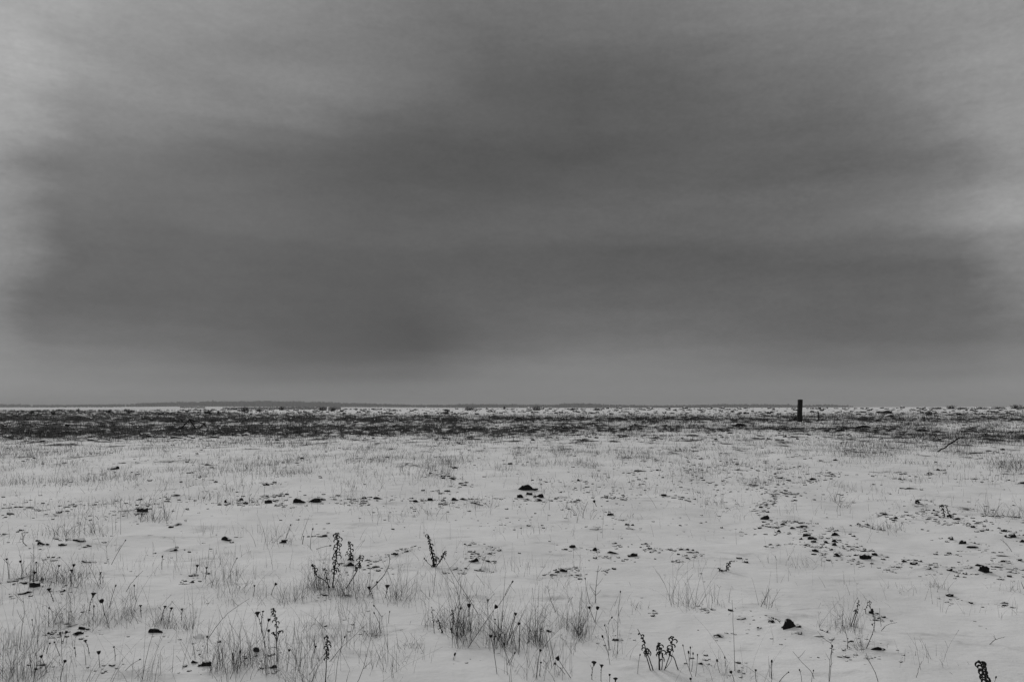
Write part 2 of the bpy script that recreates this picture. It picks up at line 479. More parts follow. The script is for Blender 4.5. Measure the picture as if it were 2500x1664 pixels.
CLODS = [
 ('A', 'among the dry grass at the left edge', [(1450,32,55,28),(1860,75,35,40),(1990,65,30,20),(2020,90,40,40),(225,128,60,22),(165,128,40,14),(320,155,20,18),(590,105,35,14),(1160,158,70,40),(1080,160,60,14),(480,170,30,15),(1280,100,30,12),(75,183,40,14),(1465,268,70,18),(1850,393,80,40),(25,352,45,14)]),
 ('A', 'in the short row below the left grass', [(340,435,70,28),(385,440,35,20),(515,440,50,25),(560,428,40,20),(650,408,90,40),(720,448,60,22)]),
 ('A', 'near the bottom left corner of the field', [(1395,487,70,30),(1450,488,40,24),(445,567,40,12),(695,578,60,18),(1600,690,60,30),(1580,745,40,18),(195,835,65,34),(270,785,90,45),(85,740,60,20),(345,720,25,22),(205,755,25,18),(515,820,40,20),(690,1130,60,26),(625,1168,60,30),(1260,1150,90,50),(425,1165,30,15),(1640,1200,70,30),(2105,1310,70,60),(1610,1405,50,45),(1690,1430,75,40),(915,1430,50,14),(335,1430,60,20)]),
 ('B', 'in the long row behind the tall leafy weed', [(120,88,50,30),(240,124,30,15),(370,85,65,40),(480,82,90,40),(555,75,60,35),(650,66,70,24),(910,55,40,25),(965,52,30,14),(1028,56,65,22),(840,77,40,10),(905,92,40,10),(1335,80,40,22),(1450,68,35,22),(1560,73,40,18),(1660,70,40,24),(1735,66,60,20),(1580,105,40,16),(1835,84,30,10),(105,40,30,12),(220,25,25,12)]),
 ('B', 'beside the tall leafy weed', [(560,365,55,24),(240,415,40,26),(1165,516,45,22),(1252,494,42,20),(1300,488,40,8),(780,608,90,36),(740,602,60,24),(935,612,30,22),(995,622,50,28),(960,570,40,10),(1010,565,50,10),(1050,632,40,10)]),
 ('B', 'right of the branching dark weed', [(1812,570,52,32),(1930,575,35,18),(1945,512,30,14),(1965,480,30,10),(1810,514,35,14),(1845,545,30,10),(1640,640,60,25),(1690,628,20,14),(1710,650,40,18),(1750,642,50,24),(1895,643,90,30),(1780,440,40,10)]),
 ('B', 'at the bottom edge below the flat topped weed', [(140,1447,55,24),(580,853,35,12),(10,1310,50,40)]),
 ('C', 'in the heap under the long dark turf slab', [(105,42,55,30),(180,20,40,24),(225,45,40,30),(262,42,45,35),(265,72,60,24),(150,40,30,16),(310,78,30,10)]),
 ('C', 'right of the dark heap in the middle', [(440,45,60,20),(815,50,25,15),(555,87,25,10),(1290,32,40,18),(1440,47,30,14),(960,65,60,16),(845,190,45,26),(950,238,25,8),(710,308,50,10),(1035,310,30,10)]),
 ('C', 'in the scattered row on clean snow at centre right', [(540,456,40,26),(715,483,50,30),(745,482,30,26),(878,425,55,14),(870,507,65,32),(830,518,40,10),(1036,525,60,30),(1145,428,35,18),(1175,472,30,14),(1210,485,45,22),(1445,478,40,22),(1475,480,30,22),(1500,500,50,12),(1478,546,20,12),(1550,512,30,10),(1410,582,25,10),(820,645,25,10)]),
 ('C', 'in the small pile below the scattered row', [(410,665,40,24),(455,657,45,32),(500,635,30,10),(560,627,25,12),(520,688,40,14),(375,685,40,14)]),
 ('C', 'on the bare snow at lower centre', [(1755,1190,75,34),(1945,1045,70,20),(2075,1135,40,24),(2175,1065,50,24),(1590,1420,50,20),(1210,981,22,10),(1620,965,45,12),(1910,548,35,14),(340,1150,40,20),(900,1225,70,18),(1910,1480,40,20)]),
 ('D', 'in the broken row curving past the wheel rut', [(65,220,45,30),(145,258,40,16),(90,265,30,14),(50,280,25,10),(210,270,40,16),(225,255,50,18),(295,300,35,22),(355,265,40,22),(375,290,70,24),(390,325,40,14),(415,362,55,32),(360,390,30,26),(455,388,50,28),(395,440,40,16),(470,412,40,18),(570,420,40,22),(632,412,35,22),(637,438,40,24),(650,355,50,26),(520,385,30,10),(590,325,30,8),(485,488,55,28),(465,460,30,10),(535,522,30,18),(660,502,40,16),(665,530,45,26),(605,480,30,14),(720,472,25,14),(775,475,30,12),(820,458,40,10),(875,488,30,14),(870,518,40,10),(895,550,75,36),(975,518,50,26),(1020,522,30,14),(795,562,40,16),(155,438,35,14),(260,428,20,10),(525,460,20,10),(175,330,40,20)]),
 ('D', 'in the straggling row near the right edge', [(1090,625,35,10),(1150,600,30,8),(1220,580,40,24),(1245,570,30,16),(1295,595,50,30),(1365,618,30,12),(1440,605,40,12),(1422,635,55,34),(1535,622,45,14),(1585,645,45,24),(1640,648,25,8),(1740,615,35,20),(1780,642,70,30),(1735,633,35,14),(1850,615,60,30),(1885,655,72,55),(1990,622,60,16),(2080,660,40,12),(2085,638,45,10)]),
 ('D', 'beside the small pair of spiky weeds', [(1330,90,60,55),(1378,68,40,16),(1335,118,70,12),(1275,112,35,14),(1460,155,25,16),(1405,205,80,14),(1475,195,40,12),(1128,217,45,24),(1228,192,28,12),(1035,175,40,12),(910,275,50,18),(940,288,35,8),(825,278,20,8),(1595,200,40,20),(1640,225,50,22),(1460,240,40,12),(1550,265,30,8)]),
 ('D', 'on the clean snow at the far right', [(1745,265,40,20),(1785,292,40,20),(1825,262,40,8),(1860,325,30,8),(2040,325,40,20),(2105,370,95,36),(2160,373,30,8),(1610,390,45,34),(1630,418,20,14),(1693,428,55,30),(1770,458,70,22),(1790,425,30,16),(2195,405,30,30),(2030,575,40,14),(2060,530,80,14),(2170,565,30,24),(1930,200,30,14),(2025,198,25,10),(1585,508,40,12)]),
 ('D', 'around the big split clod at lower right', [(335,1120,70,40),(330,1172,55,40),(500,1195,80,16),(610,1220,50,14),(770,1240,70,18),(985,1300,85,40),(880,1306,100,22),(15,1135,35,24),(110,1070,35,18),(1590,857,45,22),(945,1000,45,30),(985,1007,25,14),(900,1375,50,12),(695,1362,40,10),(2020,915,40,12)]),
 ('D', 'at the near end of the pale wheel rut', [(150,15,40,12),(210,8,50,14),(275,12,40,10),(70,115,40,14),(20,105,40,12),(30,130,30,14),(55,155,25,10),(105,75,40,14),(150,40,30,8),(230,20,30,8)]),
 ('L', 'in the thin snow left of centre', [(715,530,45,25),(880,495,65,10),(785,497,30,10),(1120,705,40,18),(215,465,30,12),(1925,467,35,10),(1210,560,30,8),(1320,510,30,8),(1705,632,25,20)]),
 ('L', 'along the near edge of the dark stubble strip', [(285,355,60,20),(590,352,50,15),(200,360,40,12),(1125,335,50,14),(1210,330,50,14),(1360,330,40,10),(1560,315,80,20)]),
 ('M', 'in the thin snow beyond the dark turf slab', [(800,598,22,16),(735,583,35,12),(690,570,50,10),(1165,502,25,12),(815,525,25,18),(1225,430,35,10),(760,677,30,10),(2100,480,30,10),(2000,548,50,10),(1930,562,22,10),(875,637,30,10),(1605,607,25,16)]),
 ('N', 'between the post and the wheel rut', [(265,395,40,18),(1120,560,40,14),(1010,600,35,14),(1110,578,30,8),(790,592,35,10),(1065,482,30,8),(1150,478,25,10),(1190,368,20,12),(515,540,25,12),(295,542,20,8),(1545,555,35,8),(1815,543,30,12),(1755,565,35,12),(1565,598,24,12),(1640,660,50,14)]),
 ('N', 'below the leaning bent branch', [(2010,463,40,8),(2225,410,20,12),(2195,430,25,8),(2140,420,30,10),(2245,565,60,14),(2040,598,30,8),(2340,625,50,20)]),
 ('N', 'in the stubble strip near the post', [(1490,172,75,20),(1500,196,70,14),(1340,265,80,18),(1185,287,60,18),(1710,282,60,14),(1820,318,40,10),(545,255,60,20),(970,310,30,10),(1945,185,35,12)]),
]

# grass patches: picture centre, base row, half width, half depth rows, tufts, blades, blade length (px), label
TUFTS = [
 (370,1268,75,9,9,11,36,'sparse dry grass tuft with bare snow behind the left clod rows'),
 (150,1310,80,9,7,13,38,'dry grass tuft behind the short row of clods at left'),
 (235,1300,30,8,3,12,38,'thin upright grass tuft in the left middle of the field'),
 (55,1412,50,14,6,20,62,'dense dry grass tuft at the left edge of the frame'),
 (150,1425,60,10,6,20,52,'dry grass tuft mixed with seed heads near the left edge'),
 (225,1430,25,8,3,14,46,'short dry grass tuft right of the left edge grass'),
 (190,1525,58,12,9,19,58,'tangled dry grass tuft at lower left'),
 (300,1512,40,20,5,16,75,'tall loose grass tuft between the two lower left clumps'),
 (410,1528,50,10,8,18,55,'tangled dry grass tuft under the flat seed heads at lower left'),
 (540,1425,80,18,9,11,44,'thin scattered grass tuft left of the tall leafy weed'),
 (60,1650,75,22,7,17,95,'long dry grass tuft in the bottom left corner'),
 (200,1620,60,25,4,11,75,'loose grass tuft near the bottom left corner'),
 (350,1655,60,18,4,14,80,'long grass tuft at the bottom edge left of centre'),
 (560,1640,60,22,8,18,85,'dense long grass tuft below the flat topped weed'),
 (690,1655,70,20,8,17,85,'dense long grass tuft at the bottom edge by the leafy spike'),
 (800,1660,60,16,4,10,90,'few tall grass stems at the bottom edge left of centre'),
 (770,1440,50,10,6,19,62,'dry grass tuft at the foot of the tall leafy weed'),
 (850,1452,60,12,8,17,66,'dry grass tuft right of the tall leafy weed'),
 (710,1468,36,7,5,15,34,'low ragged grass tuft left of the tall leafy weed'),
 (985,1462,65,12,7,13,64,'thin grass tuft below the branching dark weed'),
 (922,1550,26,14,4,20,44,'small dark grass tuft hanging over a snow ledge'),
 (1015,1578,36,6,4,13,22,'low grass tuft on snow below the leafy stems'),
 (1075,1530,55,14,7,14,60,'grass tuft beside the leafy stems at bottom centre'),
 (1150,1555,50,22,9,20,92,'dense tall grass tuft with round seed heads at bottom centre'),
 (1225,1570,45,20,8,20,88,'dense tall grass tuft in the middle of the bottom thicket'),
 (1300,1560,40,20,7,18,86,'tall grass tuft at the right side of the bottom thicket'),
 (1400,1550,55,20,8,13,74,'loose grass tuft right of the bottom thicket'),
 (1330,1645,80,16,5,10,78,'few long stems at the bottom edge right of centre'),
 (1500,1598,10,6,2,14,66,'narrow tall tuft left of the three curled weeds'),
 (1652,1475,18,4,2,13,70,'upright thin tuft on clean snow right of centre'),
 (1693,1480,18,4,2,13,66,'upright thin tuft beside its twin on clean snow'),
 (1757,1475,25,4,2,11,46,'leaning twig tuft on clean snow right of centre'),
 (1865,1478,14,4,2,7,42,'pair of leaning stems on clean snow right of centre'),
 (1555,1483,20,5,2,10,24,'low bent grass tuft on clean snow'),
 (1760,1645,90,15,5,6,42,'few short stems at the bottom edge right of centre'),
 (2035,1533,26,6,4,14,46,'twiggy grass tuft behind the clod with dark leaves'),
 (2085,1533,26,8,4,12,44,'thin bent grass tuft right of the twiggy tuft'),
 (2110,1588,16,3,3,16,32,'dark twiggy tuft beside the low black clod'),
 (2165,1296,45,7,7,12,22,'small pale grass tuft beyond the straggling clod row'),
 (2292,1433,14,3,2,14,28,'small tuft standing alone below the straggling clod row'),
 (2195,1442,22,4,2,9,22,'small low tuft on the snow at right'),
 (2455,1438,26,5,3,9,22,'small fanned tuft near the right edge'),
 (2420,1256,20,8,4,11,34,'pale thin tuft at the far right'),
 (2488,1258,18,8,3,13,34,'pale thin tuft at the right border'),
 (2050,1240,14,18,4,9,34,'twiggy tuft beside the pale wheel rut'),
 (2230,1625,110,25,6,6,50,'few sparse stems on snow at bottom right'),
 (1950,1380,110,16,8,6,26,'tiny tuft of few stems on clean snow below the clod row'),
 (1400,1255,120,18,7,8,24,'small pale tuft on snow at centre right'),
 (1780,1240,90,10,5,9,26,'small pale tuft along the top of a snow drift'),
 (1010,1262,110,12,5,8,22,'tiny pale tuft above the branching dark weed'),
 (690,1330,60,12,3,11,42,'thin fan of stems behind the tall leafy weed'),
 (560,1225,70,6,4,12,30,'pale tuft by the long row of clods'),
 (300,1255,30,6,3,10,40,'stiff upright stems by a flat clod at left'),
 (1190,1235,60,8,3,12,24,'pale twiggy tuft left of the dark heap'),
]

def clod_meshes():
    out = []
    V0, F0 = ico(3)
    for k in range(12):
        r = np.random.default_rng(100 + k)
        V = V0.copy()
        F = F0; o = r.random(3) * 50
        n = 0.34 * fbm(V[:, 0] * 1.1 + o[0] + V[:, 2] * .9, V[:, 1] * 1.1 + o[1] - V[:, 2] * 1.3, 2) + 0.20 * fbm(V[:, 0] * 3 + o[2] + V[:, 2] * 2, V[:, 1] * 3 + V[:, 2] * 3, 2)
        V = V * (1 + 1.45 * n[:, None])
        for c in range(8):                                        # broken flat faces
            d = r.normal(size=3); d /= np.linalg.norm(d); lim = r.uniform(.5, .85)
            s = V @ d; V = V - np.where(s > lim, (s - lim) * .85, 0)[:, None] * d
        if k % 2:
            for q in range(3):
                a = r.uniform(0, 6.28); sc = r.uniform(.28, .6)
                U = V0 * (1 + 1.2 * .3 * fbm(V0[:, 0] * 2 + q * 7 + o[0] + V0[:, 2], V0[:, 1] * 2 - V0[:, 2], 2))[:, None] * sc * [1, 1, r.uniform(.6, 1.1)]
                U = U + [math.cos(a) * r.uniform(.6, 1.1), math.sin(a) * .7, r.uniform(-.3, .1)]
                F = np.vstack([F, F0 + len(V)]); V = np.vstack([V, U])
        V[:, 2] = np.where(V[:, 2] < -.35, -.35 + (V[:, 2] + .35) * .2, V[:, 2])
        V = V * (1 + .16 * fbm(V[:, 0] * 6 + o[1] + V[:, 2] * 5, V[:, 1] * 6 - V[:, 2] * 5, 2)[:, None])
        V = V / np.abs(V[:, :2]).max(); V[:, 2] *= np.where(V[:, 2] > 0, 1.0 / max(V[:, 2].max(), .1), 1)
        out.append(mesh_from('soil_clod', V, F, M_CLOD, True))
    return out
CM = clod_meshes()

bare_spots = []      # x, y, radius x, radius y, strength: thinner snow round clods and grass
clod_spots = []
mounds = []          # x, y, radius, height
def put_clods():
    k = 0
    for tile, where, items in CLODS:
        s = TILE[tile][2]
        P = [T(tile, a, b + d * .5) for a, b, c, d in items]
        gx, gy, gz = ground([p[0] for p in P], [p[1] for p in P])
        areas = [c * d for a, b, c, d in items]
        big = int(np.argmax(areas))
        for i, (a, b, c, d) in enumerate(items):
            w = c * s * gy[i] / FPX; h = max(d * s * gy[i] / FPX, 0.010) * 1.25
            if tile == 'N' or tile == 'L' or tile == 'M': h = min(h, .6 * w)
            h = min(h, .85 * w)
            o = link('soil_clod', CM[k % len(CM)], None, (gx[i], gy[i] + w * .3, gz[i] + .06 * h))
            o.scale = (w * .86, w * random.uniform(.4, .66), h * random.uniform(.8, 1.1))
            o.rotation_euler = (random.uniform(-.12, .12), random.uniform(-.12, .12), random.uniform(-.35, .35) + (math.pi if random.random() < .5 else 0))
            lab = ('largest dark clod ' if i == big else 'snow capped dark clod ') + where
            tag(o, lab, 'soil clod', None if i == big else 'dark clods ' + where)
            bare_spots.append((gx[i], gy[i] + w * .25, w * 1.3, w * 1.9, .50)); clod_spots.append((gx[i], gy[i], w))
            mounds.append((gx[i], gy[i] + w * .9, w * 1.3, h * .38))
            k += 1
    # the two large pieces that stand out
    def slab(px, py, wpx, hpx, label, tilt, name, mi):
        x, y, z = (float(q[0]) for q in ground(px, py))
        w = wpx * y / FPX; h = hpx * y / FPX
        o = link(name, CM[mi], None, (x, y + w * .2, z + h * .3)); o.scale = (w * .64, w * .3, h * .95)
        o.rotation_euler = (0.1, tilt, .1)
        tag(o, label, 'soil clod' if name == 'soil_clod' else 'turf slab')
        bare_spots.append((x, y, w, w * .8, .5)); mounds.append((x, y + w * .6, w, h * .4))
    slab(1283, 1201, 50, 15, 'long flat slab of black turf lying on the snow in mid field', -.16, 'turf_slab', 3)
    slab(1931, 1543, 46, 26, 'big black split clod with steep snow cap at lower right', -.3, 'soil_clod', 9)
put_clods()

# ------------------------------------------------------------------ grass
def blades(base, length, dirs, bend, width, segs=4, flat=True):
    """vectorised dry blades: base n x 3, lean direction n x 2 (length = lean), bend, width at the foot"""
    n = len(base)
    t = np.linspace(0, 1, segs)
    lean = dirs[:, None, :] * (t[None, :, None] * .55 + bend[:, None, None] * t[None, :, None] ** 2)
    P = np.zeros((n, segs, 3))
    P[:, :, :2] = base[:, None, :2] + lean * length[:, None, None]
    ln = np.linalg.norm(dirs, axis=1)
    P[:, :, 2] = base[:, None, 2] + length[:, None] * (t[None, :] - (0.35 * bend * ln)[:, None] * t[None, :] ** 2)
    a = rng.random(n) * np.pi
    side = np.stack([np.cos(a), np.sin(a) * .6, np.zeros(n)], -1)
    wv = width[:, None] * (1 - .65 * t[None, :])
    Lf = P + side[:, None, :] * wv[:, :, None] * .5; Rt = P - side[:, None, :] * wv[:, :, None] * .5
    V = np.stack([Lf, Rt], 2).reshape(-1, 3)
    i = np.arange(n)[:, None] * segs * 2 + np.arange(segs - 1)[None, :] * 2
    F = np.stack([i, i + 1, i + 3, i + 2], -1).reshape(-1, 4)
    return V, F

def put_tufts():
    for (px, py, hw, hd, nt, nb, hp, label) in TUFTS:
        qx = px + np.clip(rng.normal(0, .55, nt), -1.2, 1.2) * hw; qy = py + rng.uniform(-1, 1, nt) * hd
        gx, gy, gz = ground(qx, qy)
        for i in range(nt):
            n = max(4, int(nb * 1.2 * rng.uniform(.4, 1.6)))
            y = gy[i]; m = y / FPX
            spread = hw / max(nt, 2) * 3.2 * m * rng.uniform(.5, 1.4); spread = min(spread, .24)
            bx = gx[i] + np.clip(rng.normal(0, .6, n), -1.1, 1.1) * spread; by = y + np.clip(rng.normal(0, .6, n), -1.1, 1.1) * spread * 1.5
            bz = H(bx, by) - .01
            L_ = hp * m * np.clip(rng.lognormal(-.32, .55, n), .2, 1.9)
            ang = rng.random(n) * 2 * np.pi
            lean = np.abs(rng.normal(0, .62, n)) + np.where(rng.random(n) < .22, .9, 0)
            d = np.stack([np.cos(ang) * lean, np.sin(ang) * lean], -1)
            bend = np.abs(rng.normal(0, .45, n)) + np.where(rng.random(n) < .18, .9, 0)
            w = np.clip(rng.normal(.0024, .0010, n), .0011, .0055) * np.clip(y / 6.5, .8, 3)
            V, F = blades(np.stack([bx, by, bz], -1), L_, d, bend, w, 5)
            mb = MB(); mb.add(V, F)
            # a few stems carry short side twigs or seeds
            for q in range(n // 3):
                j = rng.integers(n); s = V[j * 10 + 2 * rng.integers(2, 5)]
                a = rng.random() * 6.28; l = L_[j] * rng.uniform(.1, .28)
                e = s + np.array([math.cos(a) * l * .7, math.sin(a) * l * .5, l * .8])
                mb.tube([s, (s + e) / 2 + [0, 0, l * .05], e], [w[j] * .35, w[j] * .3, w[j] * .45], 3)
            c = (float(bx.mean()), float(by.mean()), float(bz.min()))
            o = mb.build('grass_tuft', M_GRASS, None, c)
            tag(o, label, 'grass', label)
        x0, y0, _ = (float(v[0]) for v in ground(px, py))
        m = y0 / FPX
        bare_spots.append((x0, y0, hw * m * 1.0, max(hd * 1.2 * m * y0 / 1.6, .12), .50 if nb > 15 else .36))
put_tufts()

def stuff_grass():
    # stubble strip across the field, then thin grass in the middle distance
    mb = MB()
    n = 620000
    px = rng.uniform(-260, 2760, n); py = 993 + 5 + rng.power(1.0, n) * 95
    keep = rng.random(n) < band(px, py) * .95
    px, py = px[keep], py[keep]
    a, b = ray(px, py)
    x, y, z = ground_fast(px, py)
    cl = 0.5 + 0.9 * fbm(x / 2.2, y / 5.0, 2)
    k = rng.random(len(x)) < np.clip(cl + .1, .1, 1)
    x, y = x[k], y[k]
    x = x + rng.normal(0, .12, len(x)); y = y + rng.normal(0, .25, len(x))
    z = H(x, y)
    m = len(x)
    L_ = rng.uniform(.10, .34, m) * np.clip(y / 70, .75, 1.2)
    ang = rng.random(m) * 6.283; lean = np.abs(rng.normal(0, .3, m))
    d = np.stack([np.cos(ang) * lean, np.sin(ang) * lean], -1)
    V, F = blades(np.stack([x, y, z - .02], -1), L_, d, np.abs(rng.normal(0, .25, m)), rng.uniform(.007, .015, m) * np.clip(y / 55, .8, 1.6), 3)
    mb.add(V, F)
    o = mb.build('stubble', M_STUB)
    tag(o, 'dark dry stubble in the strip across the far field', 'stubble', None, 'stuff')
    # middle distance
    mb = MB()
    n = 170000
    px = rng.uniform(-200, 2700, n); py = 1062 + rng.power(.8, n) * 205
    x, y, z = ground_fast(px, py)
    dens = np.interp(py, [1062, 1080, 1105, 1140, 1180, 1220, 1270], [.75, .72, .52, .30, .20, .13, .04])
    dens = dens * np.interp(px, [0, 700, 1300, 1700, 2500], [1.25, 1.15, .95, .8, .7])
    cl = .8 * fbm(x / 1.2, y / 2.6, 4) + .5 * fbm(x / .35, y / .8 + 4, 2) + .6 * fbm(x / 7, y / 9, 2)
    dens = dens * np.clip(.22 + 2.8 * np.maximum(cl, -.05), 0, 3)
    for cx, cy, sx, sy, a in ((2110, 1098, 62, 17, 2.0), (2330, 1092, 34, 14, 2.0), (2470, 1140, 44, 15, 1.2), (2215, 1075, 90, 9, .8), (1845, 1180, 30, 6, .7), (1700, 1155, 60, 10, .35), (60, 1100, 80, 12, .5), (500, 1150, 60, 12, .35), (2400, 1075, 80, 8, .9)):
        dens = dens + a * np.exp(-((px - cx) / sx) ** 2 - ((py - cy) / sy) ** 2)
    # bare sweeps of snow: the wheel rut and the drift left of it
    for cx, cy, sx, sy in ((1960, 1225, 60, 40), (2150, 1150, 130, 14), (1520, 1240, 130, 20), (1190, 1250, 90, 14)):
        dens = dens * (1 - .9 * np.exp(-((px - cx) / sx) ** 2 - ((py - cy) / sy) ** 2))
    k = rng.random(n) < dens * 1.35
    x, y = x[k], y[k]
    # a thin scatter of single stems right up to the near edge
    n2 = 34000
    px = rng.uniform(-100, 2600, n2); py = 1235 + rng.power(1.3, n2) * 500
    x2, y2, z2 = ground_fast(px, py)
    c2 = fbm(x2 / .9 + 5, y2 / 1.2, 3) + .5 * fbm(x2 / 3.3, y2 / 3.3, 2)
    d2 = np.interp(px, [0, 500, 1200, 1500, 1700, 2500], [.85, .66, .46, .22, .09, .10]) * np.clip(.2 + 3.4 * c2, 0, 2.5)
    k2 = rng.random(n2) < d2 * .62
    x = np.concatenate([x, x2[k2]]); y = np.concatenate([y, y2[k2]])
    z = H(x, y); m = len(x)
    L_ = rng.uniform(.05, .17, m) * (1 + .8 * (rng.random(m) < .12))
    ang = rng.random(m) * 6.283; lean = np.abs(rng.normal(0, .5, m)) + np.where(rng.random(m) < .15, .9, 0)
    d = np.stack([np.cos(ang) * lean, np.sin(ang) * lean], -1)
    V, F = blades(np.stack([x, y, z - .015], -1), L_, d, np.abs(rng.normal(0, .4, m)), rng.uniform(.0035, .008, m) * np.clip(y / 20, .38, 2), 4)
    mb.add(V, F)
    o = mb.build('dry_grass', M_GRASS)
    tag(o, 'thin dry grass scattered over the snow in the middle distance', 'grass', None, 'stuff')
def ground_fast(px, py):
    a, b = ray(px, py)
    lo = np.full(len(a), 2.0); hi = np.full(len(a), 160.0)
    Y = _ys
    # table of picture row against depth for the smooth ground, by column of x/y
    out = np.empty(len(a))
    for s in range(0, len(a), 20000):
        aa, bb = a[s:s + 20000], b[s:s + 20000]
        X = aa[:, None] * Y[None, ::3]; Yv = np.broadcast_to(Y[None, ::3], X.shape)
        d = CAMZ + bb[:, None] * Yv - H_base(X, Yv)
        hit = d <= 0
        k = np.maximum(np.where(hit.any(1), hit.argmax(1), X.shape[1] - 1), 1)
        i = np.arange(len(aa)); d0, d1 = d[i, k - 1], d[i, k]
        t = np.clip(d0 / np.maximum(d0 - d1, 1e-9), 0, 1)
        yy = Y[::3]
        out[s:s + 20000] = yy[k - 1] * (1 - t) + yy[k] * t
    return a * out, out, H(a * out, out)
stuff_grass()

def stuff_lumps():
    V0, F0 = ico(2)
    var = []
    for k in range(6):
        r = np.random.default_rng(300 + k); o = r.random(2) * 40
        nn = fbm(V0[:, 0] * 1.3 + o[0] + V0[:, 2], V0[:, 1] * 1.3 + o[1] - V0[:, 2], 2)
        nn = nn + .5 * fbm(V0[:, 0] * 3.1 + o[1] + V0[:, 2] * 2.2, V0[:, 1] * 3.1 - V0[:, 2] * 2.7, 1)
        var.append(np.clip(V0 * np.clip(1 + 1.15 * nn[:, None], .4, 1.5), -1.2, 1.2))
    def scatter(name, label, cat, px, py, wlo, whi, hr, grow):
        x, y, z = ground_fast(px, py); z = H(x, y)
        n = len(x)
        w = np.exp(rng.uniform(np.log(wlo), np.log(whi), n)) * np.clip(y / grow, .6, 2.5)
        h = w * rng.uniform(hr[0], hr[1], n)
        mb = MB()
        for k in range(6):
            idx = np.arange(k, n, 6)
            a = rng.random(len(idx)) * 6.283
            v = var[k][None] * np.stack([w[idx] * .5, w[idx] * .42, h[idx]], -1)[:, None, :]
            ca, sa = np.cos(a)[:, None], np.sin(a)[:, None]
            vx = v[:, :, 0] * ca - v[:, :, 1] * sa; vy = v[:, :, 0] * sa + v[:, :, 1] * ca
            W = np.stack([vx + x[idx, None], vy + y[idx, None], v[:, :, 2] + z[idx, None] - .15 * h[idx, None]], -1)
            f = F0[None] + (np.arange(len(idx)) * len(V0))[:, None, None]
            mb.add(W.reshape(-1, 3), f.reshape(-1, 3))
        o = mb.build(name, M_CLOD)
        tag(o, label, cat, None, 'stuff')
    n = 2600
    px = rng.uniform(-150, 2650, n); py = np.where(rng.random(n) < .55, rng.uniform(996, 1012, n), rng.uniform(1008, 1076, n))
    scatter('soil_lump', 'lumps of dark soil capped with snow across the far strip of field', 'soil', px, py, .12, .42, (.25, .5), 70)
    n = 9000
    px = rng.uniform(-100, 2600, n); py = 1076 + rng.power(.9, n) * 225
    x, y, _ = ground_fast(px, py)
    d = fbm(x / 1.7 + 9, y / 2.0, 2)
    row = np.exp(-((py - 1222) / 7) ** 2) * (px < 1300) * 1.1 + np.exp(-((px - 1780) / 190) ** 2 - ((py - 1160) / 34) ** 2) * 1.2 + np.exp(-((px - 1480) / 130) ** 2 - ((py - 1205) / 22) ** 2) * .9 + np.exp(-((px - 1890) / 60) ** 2 - ((py - 1205) / 18) ** 2) * 1.4 + np.exp(-((px - 2350) / 140) ** 2 - ((py - 1262) / 16) ** 2) * 1.2
    k = rng.random(n) < np.clip(.06 + 1.3 * np.maximum(d - .12, 0) + row, 0, 1)
    scatter('soil_crumb', 'small crumbs of dark soil poking through the middle snow', 'soil', px[k], py[k], .012, .075, (.18, .45), 15)
    C = np.array(clod_spots); rep_ = 15
    cx = np.repeat(C[:, 0], rep_); cy = np.repeat(C[:, 1], rep_); cw = np.repeat(C[:, 2], rep_)
    cx = cx + rng.normal(0, 1.15, len(cx)) * cw; cy = cy + rng.normal(0, 1.7, len(cx)) * cw
    qx, qy = px_of(cx, cy, H(cx, cy))
    near = cy < 20
    scatter('soil_crumb', 'crumbs of dark soil lying round the larger clods', 'soil', qx[near], qy[near], .010, .055, (.2, .55), 9)
    scatter('soil_crumb', 'crumbs of dark soil round the farther clods', 'soil', qx[~near], qy[~near], .022, .09, (.2, .5), 25)
    n = 1800
    px = rng.uniform(-60, 2560, n); py = rng.uniform(1270, 1660, n)
    x, y, _ = ground_fast(px, py)
    d = fbm(x / .8 + 3, y / .9, 2)
    k = rng.random(n) < np.clip(.02 + 1.1 * (d - .1), 0, 1)
    scatter('soil_crumb', 'tiny dark crumbs showing through the near snow', 'soil', px[k], py[k], .008, .028, (.15, .4), 6)
stuff_lumps()

# ------------------------------------------------------------------ weeds drawn stem by stem
def smooth_path(pts, n=14):
    P = np.asarray(pts, float)
    if len(P) == 2: P = np.stack([P[0], P.mean(0), P[1]])
    t = np.linspace(0, len(P) - 1, n); out = []
    for u in t:
        i = min(int(u), len(P) - 2); f = u - i
        p0, p1, p2, p3 = P[max(i - 1, 0)], P[i], P[i + 1], P[min(i + 2, len(P) - 1)]
        out.append(.5 * ((2 * p1) + (-p0 + p2) * f + (2 * p0 - 5 * p1 + 4 * p2 - p3) * f * f + (-p0 + 3 * p1 - 3 * p2 + p3) * f ** 3))
    return np.array(out)

def curl_leaf(mb, s, phi, L_, r, droop=1.0):
    out = np.array([math.cos(phi), math.sin(phi), 0.0])
    k = random.uniform(.8, 1.2); cu = random.uniform(0, 1.3)
    pts = [s, s + out * .38 * L_ + [0, 0, .26 * L_], s + out * .78 * L_ + [0, 0, .20 * L_ * k], s + out * L_ + [0, 0, (-.08) * L_ * droop],
           s + out * (1.02 - .10 * cu) * L_ + [0, 0, -.36 * L_ * droop], s + out * (.98 - .30 * cu) * L_ + [0, 0, -.58 * L_ * droop]]
    P = smooth_path(pts, 10)
    mb.tube(P, r * np.array([.7, .95, 1.1, 1.2, 1.25, 1.25, 1.2, 1.05, .8, .45]), 5)

